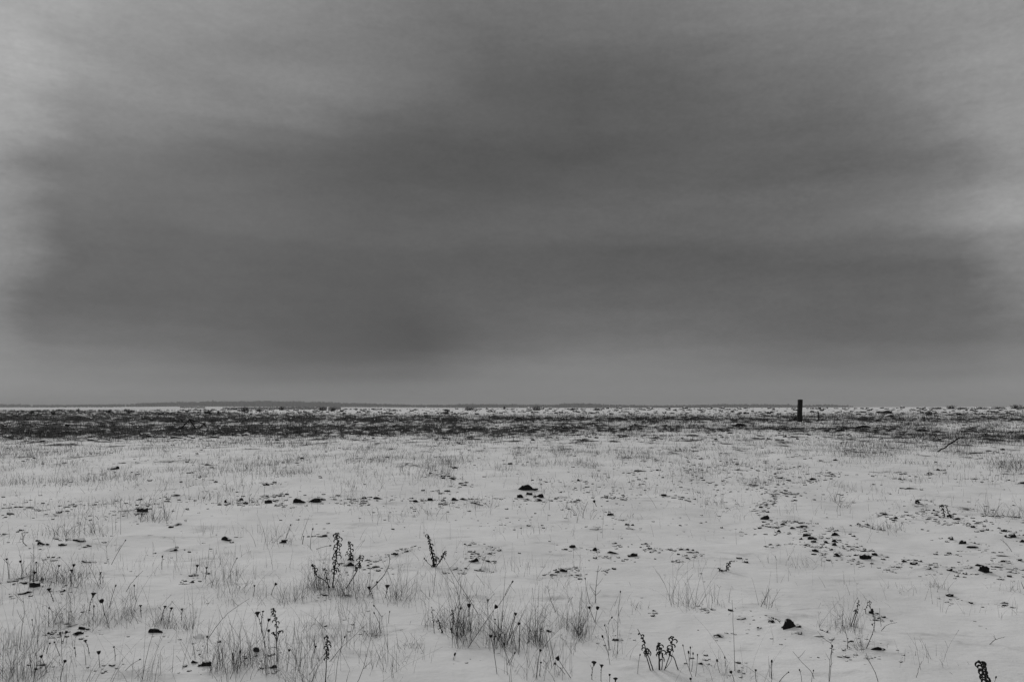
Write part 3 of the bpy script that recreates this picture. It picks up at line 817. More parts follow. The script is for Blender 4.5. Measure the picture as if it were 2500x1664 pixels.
def weed(name, label, tile, stems, group=None):
    """stems: (points in tile px from the foot up, stem width px, leaf from, leaf to, number of leaves, leaf length px, leaf thickness px)"""
    f0 = stems[0][0][0]
    bx, by = T(tile, *f0)
    x, Y, z = (float(v[0]) for v in ground(bx, by))
    root = empty(name, (x, Y, z), label, 'weed', group)
    s = TILE[tile][2]; m = s * Y / FPX
    for (pts, wpx, l0, l1, nl, ll, lt) in stems:
        dY = random.uniform(-.015, .015)
        P = []
        for i, (a, b) in enumerate(pts):
            q = at(*T(tile, a, b), Y + (dY * i / max(len(pts) - 1, 1)) * 3)
            P.append(np.array(q) - np.array((x, Y, z)))
        if abs(P[0][2]) < .08: P[0][2] = min(P[0][2], -.01)
        P = smooth_path(P, 18)
        P[1:-1] += rng.normal(0, 1, (16, 3)) * np.array([1, 1, .3]) * m * .9
        rad = wpx * m * .5 * np.linspace(1.1, .6, 18)
        mb = MB(); mb.tube(P, rad, 6)
        st = mb.build('stem', M_STEM, root)
        if nl:
            lv = MB()
            phi = random.random() * 6.28
            nl = int(nl * .66) + 1; ll = ll * 1.3; lt = lt * .95
            for i in range(nl):
                t = l0 + (l1 - l0) * (i + random.uniform(0, .7)) / nl
                u = t * 17; k = min(int(u), 16); p = P[k] * (1 - (u - k)) + P[k + 1] * (u - k)
                phi += 2.4 + random.uniform(-.4, .4)
                size = ll * m * random.choice((.4, .6, .8, 1.0, 1.25)) * (1 - .35 * max(0, (t - l0) / max(l1 - l0, .01) - .6))
                curl_leaf(lv, p, phi, size, lt * m * .5 * random.uniform(.85, 1.15), random.uniform(.7, 1.2))
            lv.build('leaves', M_LEAF, st)
    return root

weed('leafy_weed', 'tallest dark weed with curled leaves up its stem, left of centre', 'B', [
    ([(650, 790), (660, 690), (675, 560), (690, 440), (684, 340)], 10, .28, 1.0, 58, 26, 8),
    ([(630, 785), (590, 735), (520, 690), (500, 640), (488, 598)], 7, .52, 1.0, 22, 18, 7),
    ([(760, 762), (820, 700), (855, 640), (868, 590), (882, 525)], 7, .50, 1.0, 30, 22, 7),
    ([(620, 770), (600, 700), (585, 640)], 5, .35, 1.0, 14, 12, 6),
    ([(655, 790), (700, 700), (712, 640)], 4, .5, 1.0, 5, 14, 5)])
weed('leafy_weed', 'short leafy weed standing on snow behind the tallest weed', 'B', [
    ([(795, 568), (798, 520), (790, 410)], 8, .08, 1.0, 40, 18, 8),
    ([(800, 565), (775, 520), (765, 490)], 4, .4, 1.0, 8, 14, 5)])
weed('branching_weed', 'dark weed with thick foot and two side branches on clean snow', 'B', [
    ([(1488, 618), (1478, 540), (1458, 450), (1435, 352)], 13, .30, 1.0, 46, 17, 8),
    ([(1492, 612), (1535, 575), (1560, 530), (1582, 488)], 8, .35, 1.0, 24, 14, 7),
    ([(1484, 612), (1430, 580), (1400, 542)], 4, .6, 1.0, 5, 10, 5),
    ([(1490, 600), (1512, 560), (1508, 535)], 5, .2, 1.0, 10, 12, 6),
    ([(1486, 618), (1480, 570), (1482, 540)], 20, .0, .9, 16, 14, 8)])
weed('bare_stalk', 'bare stalk curving up to the right of the tallest weed', 'B', [
    ([(958, 802), (1010, 762), (1070, 690), (1108, 620), (1118, 570), (1115, 510)], 6, .85, 1.0, 4, 9, 4)])
weed('leafy_weed', 'leafy weed beside the flat topped weed at lower left', 'B', [
    ([(192, 1400), (186, 1185), (185, 1080), (165, 1010), (155, 960)], 8, .40, 1.0, 30, 20, 8),
    ([(190, 1230), (205, 1165), (222, 1145)], 8, .4, 1.0, 10, 14, 8),
    ([(188, 1225), (165, 1175), (150, 1160)], 7, .4, 1.0, 8, 12, 8)])
weed('leafy_weed', 'leafy spike rising from long grass at the bottom edge', 'B', [
    ([(588, 1568), (598, 1420), (602, 1300), (604, 1188)], 8, .42, 1.0, 40, 20, 8)])
weed('leafy_weed', 'dark leafy stems left of the bottom thicket', 'B', [
    ([(1555, 1162), (1538, 1110), (1515, 1045)], 7, .1, .9, 14, 12, 7),
    ([(1630, 1150), (1645, 1060), (1638, 972)], 7, .2, 1.0, 18, 12, 7),
    ([(1490, 1150), (1478, 1060), (1468, 945)], 5, .3, 1.0, 12, 11, 5)])
weed('curled_weed', 'three sprays of stems with tight curled leaves at lower centre', 'C', [
    ([(1180, 1470), (1145, 1360), (1130, 1270), (1108, 1205), (1070, 1130)], 8, .52, .88, 12, 20, 9),
    ([(1205, 1452), (1165, 1370), (1138, 1290)], 9, .62, 1.0, 14, 24, 9),
    ([(1252, 1440), (1246, 1340), (1250, 1245)], 13, .45, 1.0, 22, 26, 10),
    ([(1266, 1470), (1275, 1390), (1262, 1290)], 7, .5, 1.0, 8, 24, 9),
    ([(1285, 1448), (1320, 1390), (1350, 1290), (1360, 1190)], 8, .55, 1.0, 20, 24, 9),
    ([(1410, 1455), (1370, 1370), (1335, 1335), (1318, 1290)], 8, .55, 1.0, 12, 20, 9),
    ([(1275, 1470), (1340, 1400), (1358, 1330)], 5, .7, .9, 2, 12, 5)])
weed('curled_weed', 'thick dark curled weed cut by the bottom edge at right', 'D', [
    ([(1915, 1700), (1890, 1590), (1868, 1500), (1835, 1398)], 15, .22, 1.0, 40, 42, 12)])
weed('leafy_weed', 'pair of small spiky weeds on the distant right clod row', 'D', [
    ([(1545, 215), (1535, 170), (1512, 115)], 7, .1, 1.0, 18, 12, 6),
    ([(1590, 205), (1570, 160), (1550, 108)], 7, .1, 1.0, 18, 12, 6)])
weed('withered_weed', 'withered weed with curled leaves inside a twiggy tuft at right', 'D', [
    ([(765, 1110), (790, 1040), (822, 950), (835, 890)], 7, .45, .95, 14, 12, 6),
    ([(780, 1120), (812, 1020), (798, 975)], 6, .7, 1.0, 6, 14, 7)])
weed('withered_weed', 'small withered weed with two leafy stems and dark foot at right', 'D', [
    ([(945, 1010), (930, 950), (918, 895)], 5, .1, 1.0, 14, 11, 5),
    ([(892, 1010), (890, 970), (908, 925)], 5, .1, .9, 9, 10, 5),
    ([(945, 1012), (945, 985), (940, 970)], 12, .0, 1.0, 16, 18, 8)])
weed('withered_weed', 'two leaning stems with drooping leaf ends beside the big split clod', 'D', [
    ([(195, 1090), (165, 1055), (112, 1036)], 5, .55, 1.0, 7, 10, 6),
    ([(170, 1090), (135, 1072), (98, 1066)], 6, .6, 1.0, 10, 14, 8)])
weed('withered_weed', 'low curled weed lying on clean snow at right of centre', 'C', [
    ([(1775, 655), (1755, 645), (1740, 630)], 7, .2, 1.0, 10, 16, 8),
    ([(1795, 640), (1815, 600), (1845, 568)], 6, .1, 1.0, 14, 14, 7),
    ([(1790, 650), (1825, 620), (1830, 590)], 5, .3, 1.0, 8, 12, 6)])
weed('withered_weed', 'thin weed with small leaves on its stem, right of the big split clod', 'D', [
    ([(738, 1298), (742, 1230), (726, 1160)], 5, .1, .8, 5, 10, 5)])
weed('withered_weed', 'long branch slanting over the dark twiggy tuft at lower right', 'D', [
    ([(880, 1310), (925, 1220), (958, 1130), (965, 1060), (945, 980)], 6, .3, 1.0, 7, 8, 4)])

# umbels, cups and buds on their own stalks
def head_mesh(kind, w, mb, p, axis):
    """seed head of width w at p; axis = growing direction"""
    ax = np.asarray(axis, float); ax /= np.linalg.norm(ax)
    a = np.cross(ax, [.3, .9, .1]); a /= np.linalg.norm(a); b = np.cross(ax, a)
    if kind == 'flat': prof = [(.10, -.32), (.34, -.12), (.50, 0), (.46, .08), (.25, .15), (.02, .17)]
    elif kind == 'cup': prof = [(.06, -.62), (.30, -.42), (.48, -.05), (.46, .22), (.30, .34), (.04, .30)]
    else: prof = [(.10, -.9), (.38, -.5), (.48, 0), (.36, .55), (.05, .8)]
    sides = 9; V = []
    for (r, h) in prof:
        for k in range(sides):
            t = k * 2 * math.pi / sides; rr = r * w * random.uniform(.82, 1.18)
            V.append(p + ax * (h * w + random.uniform(-.03, .03) * w) + a * math.cos(t) * rr + b * math.sin(t) * rr)
    n = len(prof); F = []
    for i in range(n - 1):
        for k in range(sides):
            F.append((i * sides + k, i * sides + (k + 1) % sides, (i + 1) * sides + (k + 1) % sides, (i + 1) * sides + k))
    mb.add(V, F)
    if kind == 'flat':                                     # rays that carry the flat top
        for k in range(7):
            t = k * .9; e = p + (a * math.cos(t) + b * math.sin(t)) * w * .33 - ax * .05 * w
            mb.tube([p - ax * .75 * w, p - ax * .4 * w + (e - p) * .4, e], [w * .035] * 3, 3)
    if kind == 'cup':                                      # bristles round the rim
        for k in range(10):
            t = k * .63; s = p + (a * math.cos(t) + b * math.sin(t)) * w * .44 + ax * w * .12
            mb.tube([s, s + (a * math.cos(t) + b * math.sin(t)) * w * .12 + ax * w * random.uniform(.15, .38)], [w * .05, w * .015], 3)

HEADS = [  # tile, kind, width px, head x, y, foot x, y
 ('A', 'flat', 44, 772, 828, 732, 1000), ('A', 'cup', 34, 838, 890, 862, 1020), ('A', 'flat', 26, 1160, 931, 1166, 1032), ('A', 'flat', 28, 1362, 937, 1330, 1060),
 ('A', 'flat', 30, 1415, 950, 1395, 1085), ('A', 'flat', 24, 1502, 960, 1498, 1055), ('A', 'flat', 30, 705, 1218, 738, 1335), ('A', 'cup', 30, 815, 1315, 828, 1450),
 ('A', 'flat', 38, 405, 793, 450, 905), ('A', 'flat', 28, 590, 638, 580, 740), ('A', 'flat', 28, 1628, 600, 1612, 690), ('A', 'flat', 22, 830, 660, 832, 760),
 ('A', 'cup', 24, 548, 1150, 515, 1250), ('A', 'cup', 24, 340, 1350, 395, 1490), ('A', 'cup', 24, 535, 1390, 498, 1545), ('A', 'cup', 24, 610, 598, 585, 780),
 ('A', 'cup', 20, 168, 568, 172, 720), ('A', 'cup', 18, 488, 605, 470, 740), ('A', 'cup', 24, 285, 660, 275, 760), ('A', 'cup', 18, 1710, 1190, 1716, 1330),
 ('A', 'bud', 18, 1982, 1315, 1955, 1490), ('A', 'bud', 12, 1920, 1335, 1925, 1450), ('A', 'bud', 12, 1155, 1378, 1020, 1470), ('A', 'cup', 14, 940, 1275, 950, 1390),
 ('A', 'flat', 16, 615, 1278, 625, 1360), ('A', 'cup', 16, 495, 1158, 512, 1252), ('A', 'cup', 14, 410, 1245, 380, 1330), ('A', 'cup', 14, 450, 1235, 500, 1350),
 ('A', 'bud', 14, 775, 940, 760, 1050), ('A', 'bud', 10, 1035, 398, 915, 600), ('A', 'bud', 12, 405, 955, 400, 1110), ('A', 'bud', 10, 265, 1052, 290, 1180),
 ('A', 'cup', 18, 55, 550, 75, 720), ('A', 'cup', 14, 300, 578, 310, 730), ('A', 'bud', 12, 1340, 530, 1335, 640), ('A', 'bud', 10, 1955, 545, 1900, 660),
 ('A', 'flat', 24, 1705, 618, 1690, 720), ('A', 'cup', 16, 2100, 770, 2085, 860), ('A', 'bud', 12, 955, 770, 900, 960), ('A', 'bud', 12, 1108, 770, 1130, 900),
 ('B', 'flat', 48, 28, 986, 100, 1285), ('B', 'flat', 22, 74, 979, 62, 1150), ('B', 'cup', 26, 124, 1048, 85, 1200), ('B', 'cup', 24, 122, 1138, 120, 1300),
 ('B', 'cup', 34, 1775, 926, 1792, 1225), ('B', 'cup', 32, 1998, 938, 1755, 1285), ('B', 'cup', 26, 1955, 1182, 2008, 1500), ('B', 'cup', 18, 1990, 1185, 1985, 1330),
 ('B', 'bud', 18, 2065, 1250, 2092, 1505), ('B', 'cup', 24, 2158, 1000, 2080, 1260), ('B', 'cup', 22, 2188, 1080, 2190, 1290), ('B', 'bud', 14, 1707, 955, 1650, 1150),
 ('B', 'bud', 18, 1658, 1333, 1640, 1390), ('B', 'flat', 18, 1990, 1045, 1980, 1240), ('B', 'cup', 22, 180, 755, 140, 850), ('B', 'bud', 13, 2133, 738, 2010, 935),
 ('B', 'cup', 20, 292, 1300, 270, 1480), ('B', 'cup', 18, 510, 1270, 470, 1450), ('B', 'bud', 13, 750, 1192, 672, 1570), ('B', 'flat', 36, 950, 778, 985, 880),
 ('B', 'flat', 42, 1100, 765, 1085, 870), ('B', 'cup', 16, 1015, 740, 1020, 800), ('B', 'bud', 12, 485, 303, 465, 470), ('B', 'bud', 11, 303, 270, 255, 400),
 ('B', 'bud', 12, 630, 440, 495, 470), ('B', 'cup', 12, 410, 365, 400, 430), ('B', 'bud', 12, 990, 935, 1060, 1030), ('B', 'bud', 12, 992, 995, 1040, 1080),
 ('B', 'bud', 14, 1930, 890, 1930, 1010), ('B', 'bud', 12, 2152, 1322, 2080, 1420), ('B', 'bud', 10, 1120, 985, 1110, 1080),
 ('C', 'cup', 24, 672, 948, 728, 1080), ('C', 'cup', 28, 740, 950, 718, 1075), ('C', 'cup', 36, 410, 1363, 532, 1533), ('C', 'flat', 44, 712, 1395, 692, 1545),
 ('C', 'flat', 32, 775, 1422, 768, 1560), ('C', 'flat', 38, 888, 1530, 880, 1640), ('C', 'cup', 18, 840, 1503, 835, 1600), ('C', 'cup', 22, 268, 1300, 233, 1535),
 ('C', 'cup', 16, 272, 1402, 255, 1520), ('C', 'bud', 14, 58, 1323, 0, 1430), ('C', 'cup', 22, 92, 1080, 20, 1250), ('C', 'cup', 24, 63, 1000, 5, 1180),
 ('C', 'bud', 13, 858, 1032, 818, 1092), ('C', 'bud', 16, 780, 1187, 845, 1422), ('C', 'bud', 10, 798, 1097, 840, 1300), ('C', 'bud', 11, 929, 820, 905, 1180),
 ('C', 'bud', 16, 1491, 1318, 1500, 1470), ('C', 'bud', 12, 1506, 1280, 1492, 1400), ('C', 'bud', 13, 1528, 1328, 1512, 1480), ('C', 'bud', 11, 1445, 1262, 1525, 1525),
 ('C', 'bud', 10, 1565, 1340, 1545, 1520), ('C', 'bud', 17, 1726, 1385, 1752, 1490), ('C', 'bud', 12, 1790, 1362, 1795, 1440), ('C', 'cup', 24, 1840, 1480, 1870, 1580),
 ('C', 'cup', 18, 2045, 1465, 2060, 1600), ('C', 'bud', 14, 2178, 1395, 2175, 1540), ('C', 'cup', 20, 388, 1410, 480, 1500), ('C', 'bud', 12, 1090, 1340, 1070, 1500),
 ('C', 'bud', 11, 638, 712, 680, 920), ('C', 'bud', 14, 38, 738, -30, 850), ('C', 'cup', 22, 712, 72, 735, 122), ('C', 'cup', 20, 1508, 1535, 1510, 1620),
 ('D', 'bud', 16, 115, 1392, 112, 1540), ('D', 'cup', 12, 255, 1483, 165, 1568), ('D', 'bud', 10, 460, 1470, 440, 1600), ('D', 'bud', 16, 614, 1268, 590, 1560),
 ('D', 'bud', 12, 345, 1465, 365, 1580), ('D', 'bud', 13, 1966, 1525, 1940, 1640), ('D', 'flat', 22, 460, 1024, 474, 850), ('D', 'bud', 12, 945, 1090, 968, 1150),
]
ROW_NAMES = {'A': 'at lower left', 'B': 'left of bottom centre', 'C': 'right of bottom centre', 'D': 'at lower right'}
KIND_TXT = {'flat': ('flat_head_weed', 'dead weed with a flat dark umbel', 'flower_head'), 'cup': ('cup_head_weed', 'dead weed with a dark cup shaped seed head', 'seed_head'), 'bud': ('bud_stalk', 'thin stalk ending in a small dark bud', 'bud')}
def put_heads():
    seen = {}
    foot = [T(h[0], h[5], h[6]) for h in HEADS]
    gx, gy, gz = ground([f[0] for f in foot], [f[1] for f in foot])
    big = {}
    for h in HEADS:
        key = (h[0], h[1]); big[key] = max(big.get(key, 0), h[2])
    for i, (tile, kind, w, hx, hy, fx, fy) in enumerate(HEADS):
        if tile == 'D' and kind == 'flat': continue
        x, Y, z = float(gx[i]), float(gy[i]), float(gz[i])
        name, txt, pn = KIND_TXT[kind]
        key = (tile, kind)
        if w == big[key]:
            lab = 'largest ' + txt.replace('dead weed', 'dead weed', 1) + ' ' + ROW_NAMES[tile]; grp = None; big[key] = 1e9
        else:
            lab = txt + ' in the snow ' + ROW_NAMES[tile]; grp = lab
        root = empty(name, (x, Y, z), lab, 'weed', grp)
        m = TILE[tile][2] * Y / FPX
        top = np.array(at(*T(tile, hx, hy + w * .2), Y + random.uniform(-.03, .03))) - np.array((x, Y, z))
        mid = top * .5 + np.array([random.uniform(-.06, .06), random.uniform(-.04, .04), 0]) * abs(top[2])
        P = smooth_path([(0, 0, -.012), mid, top], 10)
        st = MB(); st.tube(P, m * (2.4 if kind != 'bud' else 1.8) * np.linspace(1.15, .7, 10), 5)
        if random.random() < .5:                          # side twig
            k = random.randint(3, 7); l = abs(top[2]) * random.uniform(.12, .3); a = random.random() * 6.28
            e = P[k] + np.array([math.cos(a) * l * .5, math.sin(a) * l * .4, l])
            st.tube([P[k], (P[k] + e) / 2, e], [m * 1.8, m * 1.4, m * 1.2], 4)
        if kind == 'flat':                                # ragged leaves along the stalk
            for q in range(10 if w > 35 else 5):
                k = random.randint(1, 8)
                curl_leaf(st, P[k], random.random() * 6.28, 7 * m * random.uniform(.6, 1.3), 1.8 * m)
        st.build('stem', M_STEM, root)
        hd = MB(); ax = P[-1] - P[-3]
        if kind == 'flat': ax = np.array([ax[0] * .25, ax[1] * .25 - .0, abs(ax[2])])
        head_mesh(kind, w * m, hd, P[-1], ax)
        hd.build(pn, M_HEAD, root)
put_heads()

# single long stems and branching stems
STEMS = [
 ('C', 'tall straight stem with a dark foot standing alone on snow', [(1870, 1480), (1866, 1250), (1850, 890)], 6, 0),
 ('C', 'upright branching stem on clean snow right of centre', [(722, 915), (726, 800), (735, 700), (748, 608)], 7, 6),
 ('C', 'forked stem above the round seed heads right of centre', [(400, 990), (350, 880), (330, 775)], 6, 3),
 ('B', 'long thin stem slanting right above the bottom edge', [(612, 1400), (720, 1285), (800, 1210), (930, 1085)], 5, 1),
 ('B', 'tall curved stem at the bottom edge with drooping tip', [(845, 1568), (900, 1460), (940, 1300), (965, 1200)], 6, 2),
 ('B', 'thin stem rising from the bottom thicket past the dark weed', [(1480, 830), (1492, 720), (1502, 620)], 5, 0),
 ('B', 'bent stem slanting across the bottom thicket', [(1860, 1010), (1760, 860), (1680, 740), (1580, 570)], 6, 4),
 ('B', 'stem fan above the round seed heads', [(1700, 930), (1680, 830), (1625, 690)], 6, 3),
 ('A', 'long diagonal stem crossing the lower left grass', [(1705, 1215), (1800, 1090), (1900, 985), (2060, 878)], 6, 2),
 ('A', 'tall crooked stem near the left edge', [(160, 1290), (185, 1100), (200, 990), (190, 870)], 6, 3),
 ('A', 'crooked forked twig standing by the short clod row', [(240, 450), (195, 420), (190, 370), (178, 335)], 8, 3),
 ('A', 'slanting stem with broken tip left of the clod pair', [(1035, 820), (1090, 745), (1180, 650)], 6, 1),
 ('D', 'slender branching stem at the bottom edge right of centre', [(585, 1600), (595, 1400), (612, 1265), (575, 1230), (530, 1200)], 6, 5),
 ('D', 'long bent stem reaching the bottom edge below the dark tuft', [(1005, 1600), (970, 1490), (915, 1390), (893, 1325)], 7, 2),
 ('D', 'curved stem at the bottom edge right of the seed buds', [(470, 1540), (440, 1480), (370, 1410), (290, 1315)], 6, 2),
 ('D', 'slanting stem near the right corner of the field', [(1305, 1530), (1330, 1450), (1358, 1390)], 5, 0),
 ('D', 'arching stem with side twigs right of the withered weeds', [(1005, 1150), (1060, 1100), (1150, 1075)], 5, 3),
 ('D', 'thin upright stem at the right of the withered weeds', [(1018, 1110), (1010, 1040), (1003, 955)], 5, 0),
 ('D', 'small twig with bent end near the right border', [(1895, 1260), (1960, 1220), (2040, 1195)], 6, 4),
 ('D', 'dark thin stick leaning at the right border', [(2200, 800), (2185, 770), (2172, 742)], 7, 0),
 ('D', 'thin stem leaning above the low clods at the right border', [(2105, 495), (2060, 440), (2005, 390)], 6, 1),
 ('C', 'leaning pair of twigs on clean snow beside a pale tuft', [(2080, 945), (2120, 880), (2158, 795)], 6, 3),
 ('C', 'forked twig sprouting at the far end of the clean snow', [(615, 215), (630, 150), (660, 80)], 6, 3),
 ('C', 'bent twig beside the curled weeds at lower right of centre', [(1325, 1500), (1225, 1500), (1270, 1350)], 0, 0),
]
def put_stems():
    for tile, lab, pts, w, nt in STEMS:
        if w == 0: continue
        x, Y, z = (float(v[0]) for v in ground(*T(tile, *pts[0])))
        m = TILE[tile][2] * Y / FPX
        P = [np.array(at(*T(tile, *p), Y + random.uniform(-.03, .03))) - np.array((x, Y, z)) for p in pts]
        P[0] = np.array([0, 0, -.012])
        P = smooth_path(P, 16)
        P[1:-1] += rng.normal(0, 1, (14, 3)) * m * 1.0
        w = w * .72
        mb = MB(); mb.tube(P, w * m * .5 * np.linspace(1.1, .55, 16), 5)
        for q in range(nt):
            k = random.randint(3, 13); l = np.linalg.norm(P[-1]) * random.uniform(.12, .32); a = random.random() * 6.28
            e = P[k] + np.array([math.cos(a) * l * .75, math.sin(a) * l * .4, l * .75])
            mb.tube(smooth_path([P[k], (P[k] + e) / 2 + [0, 0, -l * .06], e], 6), w * m * .5 * np.linspace(.7, .4, 6), 4)
        o = mb.build('dry_stem', M_STEM, None, (0, 0, 0)); o.location = (x, Y, z)
        tag(o, lab, 'dry stem')
put_stems()

# ------------------------------------------------------------------ post, stake, broken trestle, bent branch
def put_post():
    x, Y, z = (float(v[0]) for v in ground(1953.3, 1029))
    tl, tr, bl, br = (at(px, py, Y) for px, py in ((1950.6, 974.6), (1960.0, 974.9), (1948.2, 1029), (1958.4, 1029)))
    base = Vector((x, Y, z))
    V = []; dep = (br - bl).length * .9
    n = 15
    for i in range(n):
        t = i / (n - 1)
        L_ = bl.lerp(tl, t); R_ = br.lerp(tr, t)
        wv = .004 * math.sin(9 * t) + random.uniform(-.004, .004)
        c = .03 * (R_ - L_).length
        for dx, dy in ((c, 0), (-c, 0), (0, c), (0, dep - c), (-c, dep), (c, dep), (0, dep - c), (0, c)):
            pass
        xl, xr = L_.x + wv, R_.x + wv; zz = (L_.z + R_.z) / 2
        if i == 0: zz -= .15
        ring = [(xl + c, Y), (xr - c, Y), (xr, Y + c), (xr, Y + dep - c), (xr - c, Y + dep), (xl + c, Y + dep), (xl, Y + dep - c), (xl, Y + c)]
        V += [(a - x, b - Y, zz - z + (.012 * math.sin(5 * k) if i == n - 1 else 0)) for k, (a, b) in enumerate(ring)]
    F = [(i * 8 + k, i * 8 + (k + 1) % 8, (i + 1) * 8 + (k + 1) % 8, (i + 1) * 8 + k) for i in range(n - 1) for k in range(8)]
    top = (n - 1) * 8
    V.append((V[top][0] * .5 + V[top + 4][0] * .5, dep * .5, V[top][2] + .015)); c_ = len(V) - 1
    F += [(top + k, top + (k + 1) % 8, c_, c_) for k in range(0)]
    me = bpy.data.meshes.new('wooden_post')
    faces = F + [(top + k, top + (k + 1) % 8, c_) for k in range(8)]
    me.from_pydata([tuple(v) for v in V], [], faces); me.materials.append(M_POST); me.update()
    o = link('wooden_post', me, None, base)
    tag(o, 'tall thick dark wooden post standing alone in the far field', 'post')
    bare_spots.append((x, Y, .8, 2.0, .5))
    # stake
    x, Y, z = (float(v[0]) for v in ground(1998, 1027.6))
    top = np.array(at(1997.6, 1004.8, Y)) - np.array((x, Y, z))
    mb = MB(); mb.tube(smooth_path([(0, 0, -.1), top * .5 + [.006, 0, 0], top], 7), [.056, .055, .054, .054, .053, .052, .046], 6)
    o = mb.build('thin_stake', M_POLE); o.location = (x, Y, z)
    tag(o, 'thin short dark stake just right of the tall post', 'stake')
put_post()

def put_trestle():
    K = 240 / 2356.0
    q = lambda a, b: (380 + K * a, 960 + K * b)
    x, Y, z = (float(v[0]) for v in ground(*q(780, 850)))
    o0 = np.array((x, Y, z))
    root = empty('broken_trestle', (x, Y, z), 'broken wooden trestle of dark poles leaning in the left stubble', 'trestle')
    def pole(name, a, b, r, ya=0.0, yb=0.0):
        A = np.array(at(*q(*a), Y + ya)) - o0; B = np.array(at(*q(*b), Y + yb)) - o0
        mb = MB(); P = smooth_path([A, (A + B) / 2 + rng.normal(0, .008, 3), B], 9)
        mb.tube(P, np.linspace(r, r * .85, 9), 7); mb.build(name, M_POLE, root)
    pole('leg', (590, 850), (822, 618), .042, -.15, 0.0)
    pole('leg', (965, 850), (806, 618), .044, .18, 0.02)
    pole('leg', (1045, 835), (1172, 728), .036, -.1, .1)
    pole('leg', (1210, 808), (1148, 722), .036, .25, .1)
    pole('ridge_pole', (800, 616), (1180, 732), .036, .01, .1)
    pole('cross_bar', (700, 722), (790, 690), .026, -.08, .15)
put_trestle()

def put_branch():
    K = 280 / 2356.0
    pts = [(2220 + K * a, 1020 + K * b) for a, b in ((560, 695), (660, 640), (735, 610), (800, 550), (900, 490), (1030, 408), (1105, 398))]
    x, Y, z = (float(v[0]) for v in ground(*pts[0]))
    P = [np.array(at(px, py, Y + .05 * i)) - np.array((x, Y, z)) for i, (px, py) in enumerate(pts)]
    P[0][2] -= .03
    mb = MB(); mb.tube(smooth_path(P, 24), np.linspace(.023, .025, 24) * (1 + .08 * np.sin(np.arange(24) * 2.1)), 7)
    e = P[4]; mb.tube([e, e + [.03, .02, .05], e + [.04, .03, .10]], [.006, .005, .003], 5)
    o = mb.build('bent_branch', M_POLE); o.location = (x, Y, z)
    tag(o, 'bent dark branch leaning out of the snow at right', 'branch')
put_branch()

# ------------------------------------------------------------------ scrub on the crest
SCRUB = [('L', 500, 172, 22, 24), ('L', 700, 176, 30, 22), ('L', 820, 182, 18, 30), ('L', 205, 184, 30, 22), ('L', 345, 190, 26, 22), ('L', 1330, 182, 48, 24), ('L', 1395, 182, 14, 22),
         ('L', 1570, 168, 50, 30), ('L', 1800, 160, 26, 24), ('L', 1655, 168, 40, 18), ('L', 2060, 162, 50, 24), ('L', 2130, 160, 40, 18),
         ('M', 760, 186, 36, 36), ('M', 910, 160, 70, 32), ('M', 1335, 160, 60, 36), ('M', 1560, 160, 46, 22), ('M', 1720, 160, 60, 22), ('M', 30, 166, 46, 22), ('M', 1130, 150, 16, 24),
         ('N', 1740, 190, 50, 28), ('N', 1890, 152, 50, 22), ('N', 2300, 150, 60, 26), ('N', 2080, 152, 60, 14), ('N', 1960, 152, 80, 13), ('N', 2185, 152, 80, 17), ('N', 1790, 152, 70, 12), ('N', 2350, 152, 40, 18), ('N', 890, 226, 30, 26), ('N', 545, 266, 40, 26), ('N', 1180, 296, 50, 24)]
def put_scrub():
    for i, (t, a, b, w, h) in enumerate(SCRUB):
        x, Y, z = (float(v[0]) for v in ground(*T(t, a, b)))
        Y = min(Y, 152.0); x = float(ray(T(t, a, b)[0], 990)[0]) * Y; z = float(H(x, Y))
        m = TILE[t][2] * Y / FPX
        W, Hh = w * m, h * m * (.72 if t == 'M' else 1)
        mb = MB()
        for k in range(int(26 + w)):
            f = np.array([random.gauss(0, .22) * W, random.gauss(0, .2) * W, -.05])
            e = f + np.array([random.gauss(0, .30) * W * .6, random.gauss(0, .2) * W, Hh * random.uniform(.4, 1.1)])
            mid = (f + e) / 2 + np.array([random.gauss(0, .05) * W, 0, Hh * .05])
            P = smooth_path([f, mid, e], 6)
            mb.tube(P, np.linspace(.022, .010, 6), 3)
            for q in range(2):
                s = P[random.randint(2, 5)]; l = Hh * random.uniform(.12, .3)
                mb.tube([s, s + [random.gauss(0, .6) * l, random.gauss(0, .3) * l, l * .8]], [.013, .008], 3)
        o = mb.build('scrub_bush', M_TWIG); o.location = (x, Y, z)
        where = {'L': 'left part', 'M': 'middle', 'N': 'right part'}[t]
        near = 'on the skyline crest in the ' + where + ' of the field' if b < 200 else 'in the stubble near the tall post'
        size = 'wide' if w > 42 else ('narrow' if w < 24 else 'low')
        lab = f'{size} leafless scrub bush {near}'
        if t == 'N' and b == 226: lab = 'small dark scrub bush at the left foot of the tall post'
        tag(o, lab, 'bush', lab)
put_scrub()

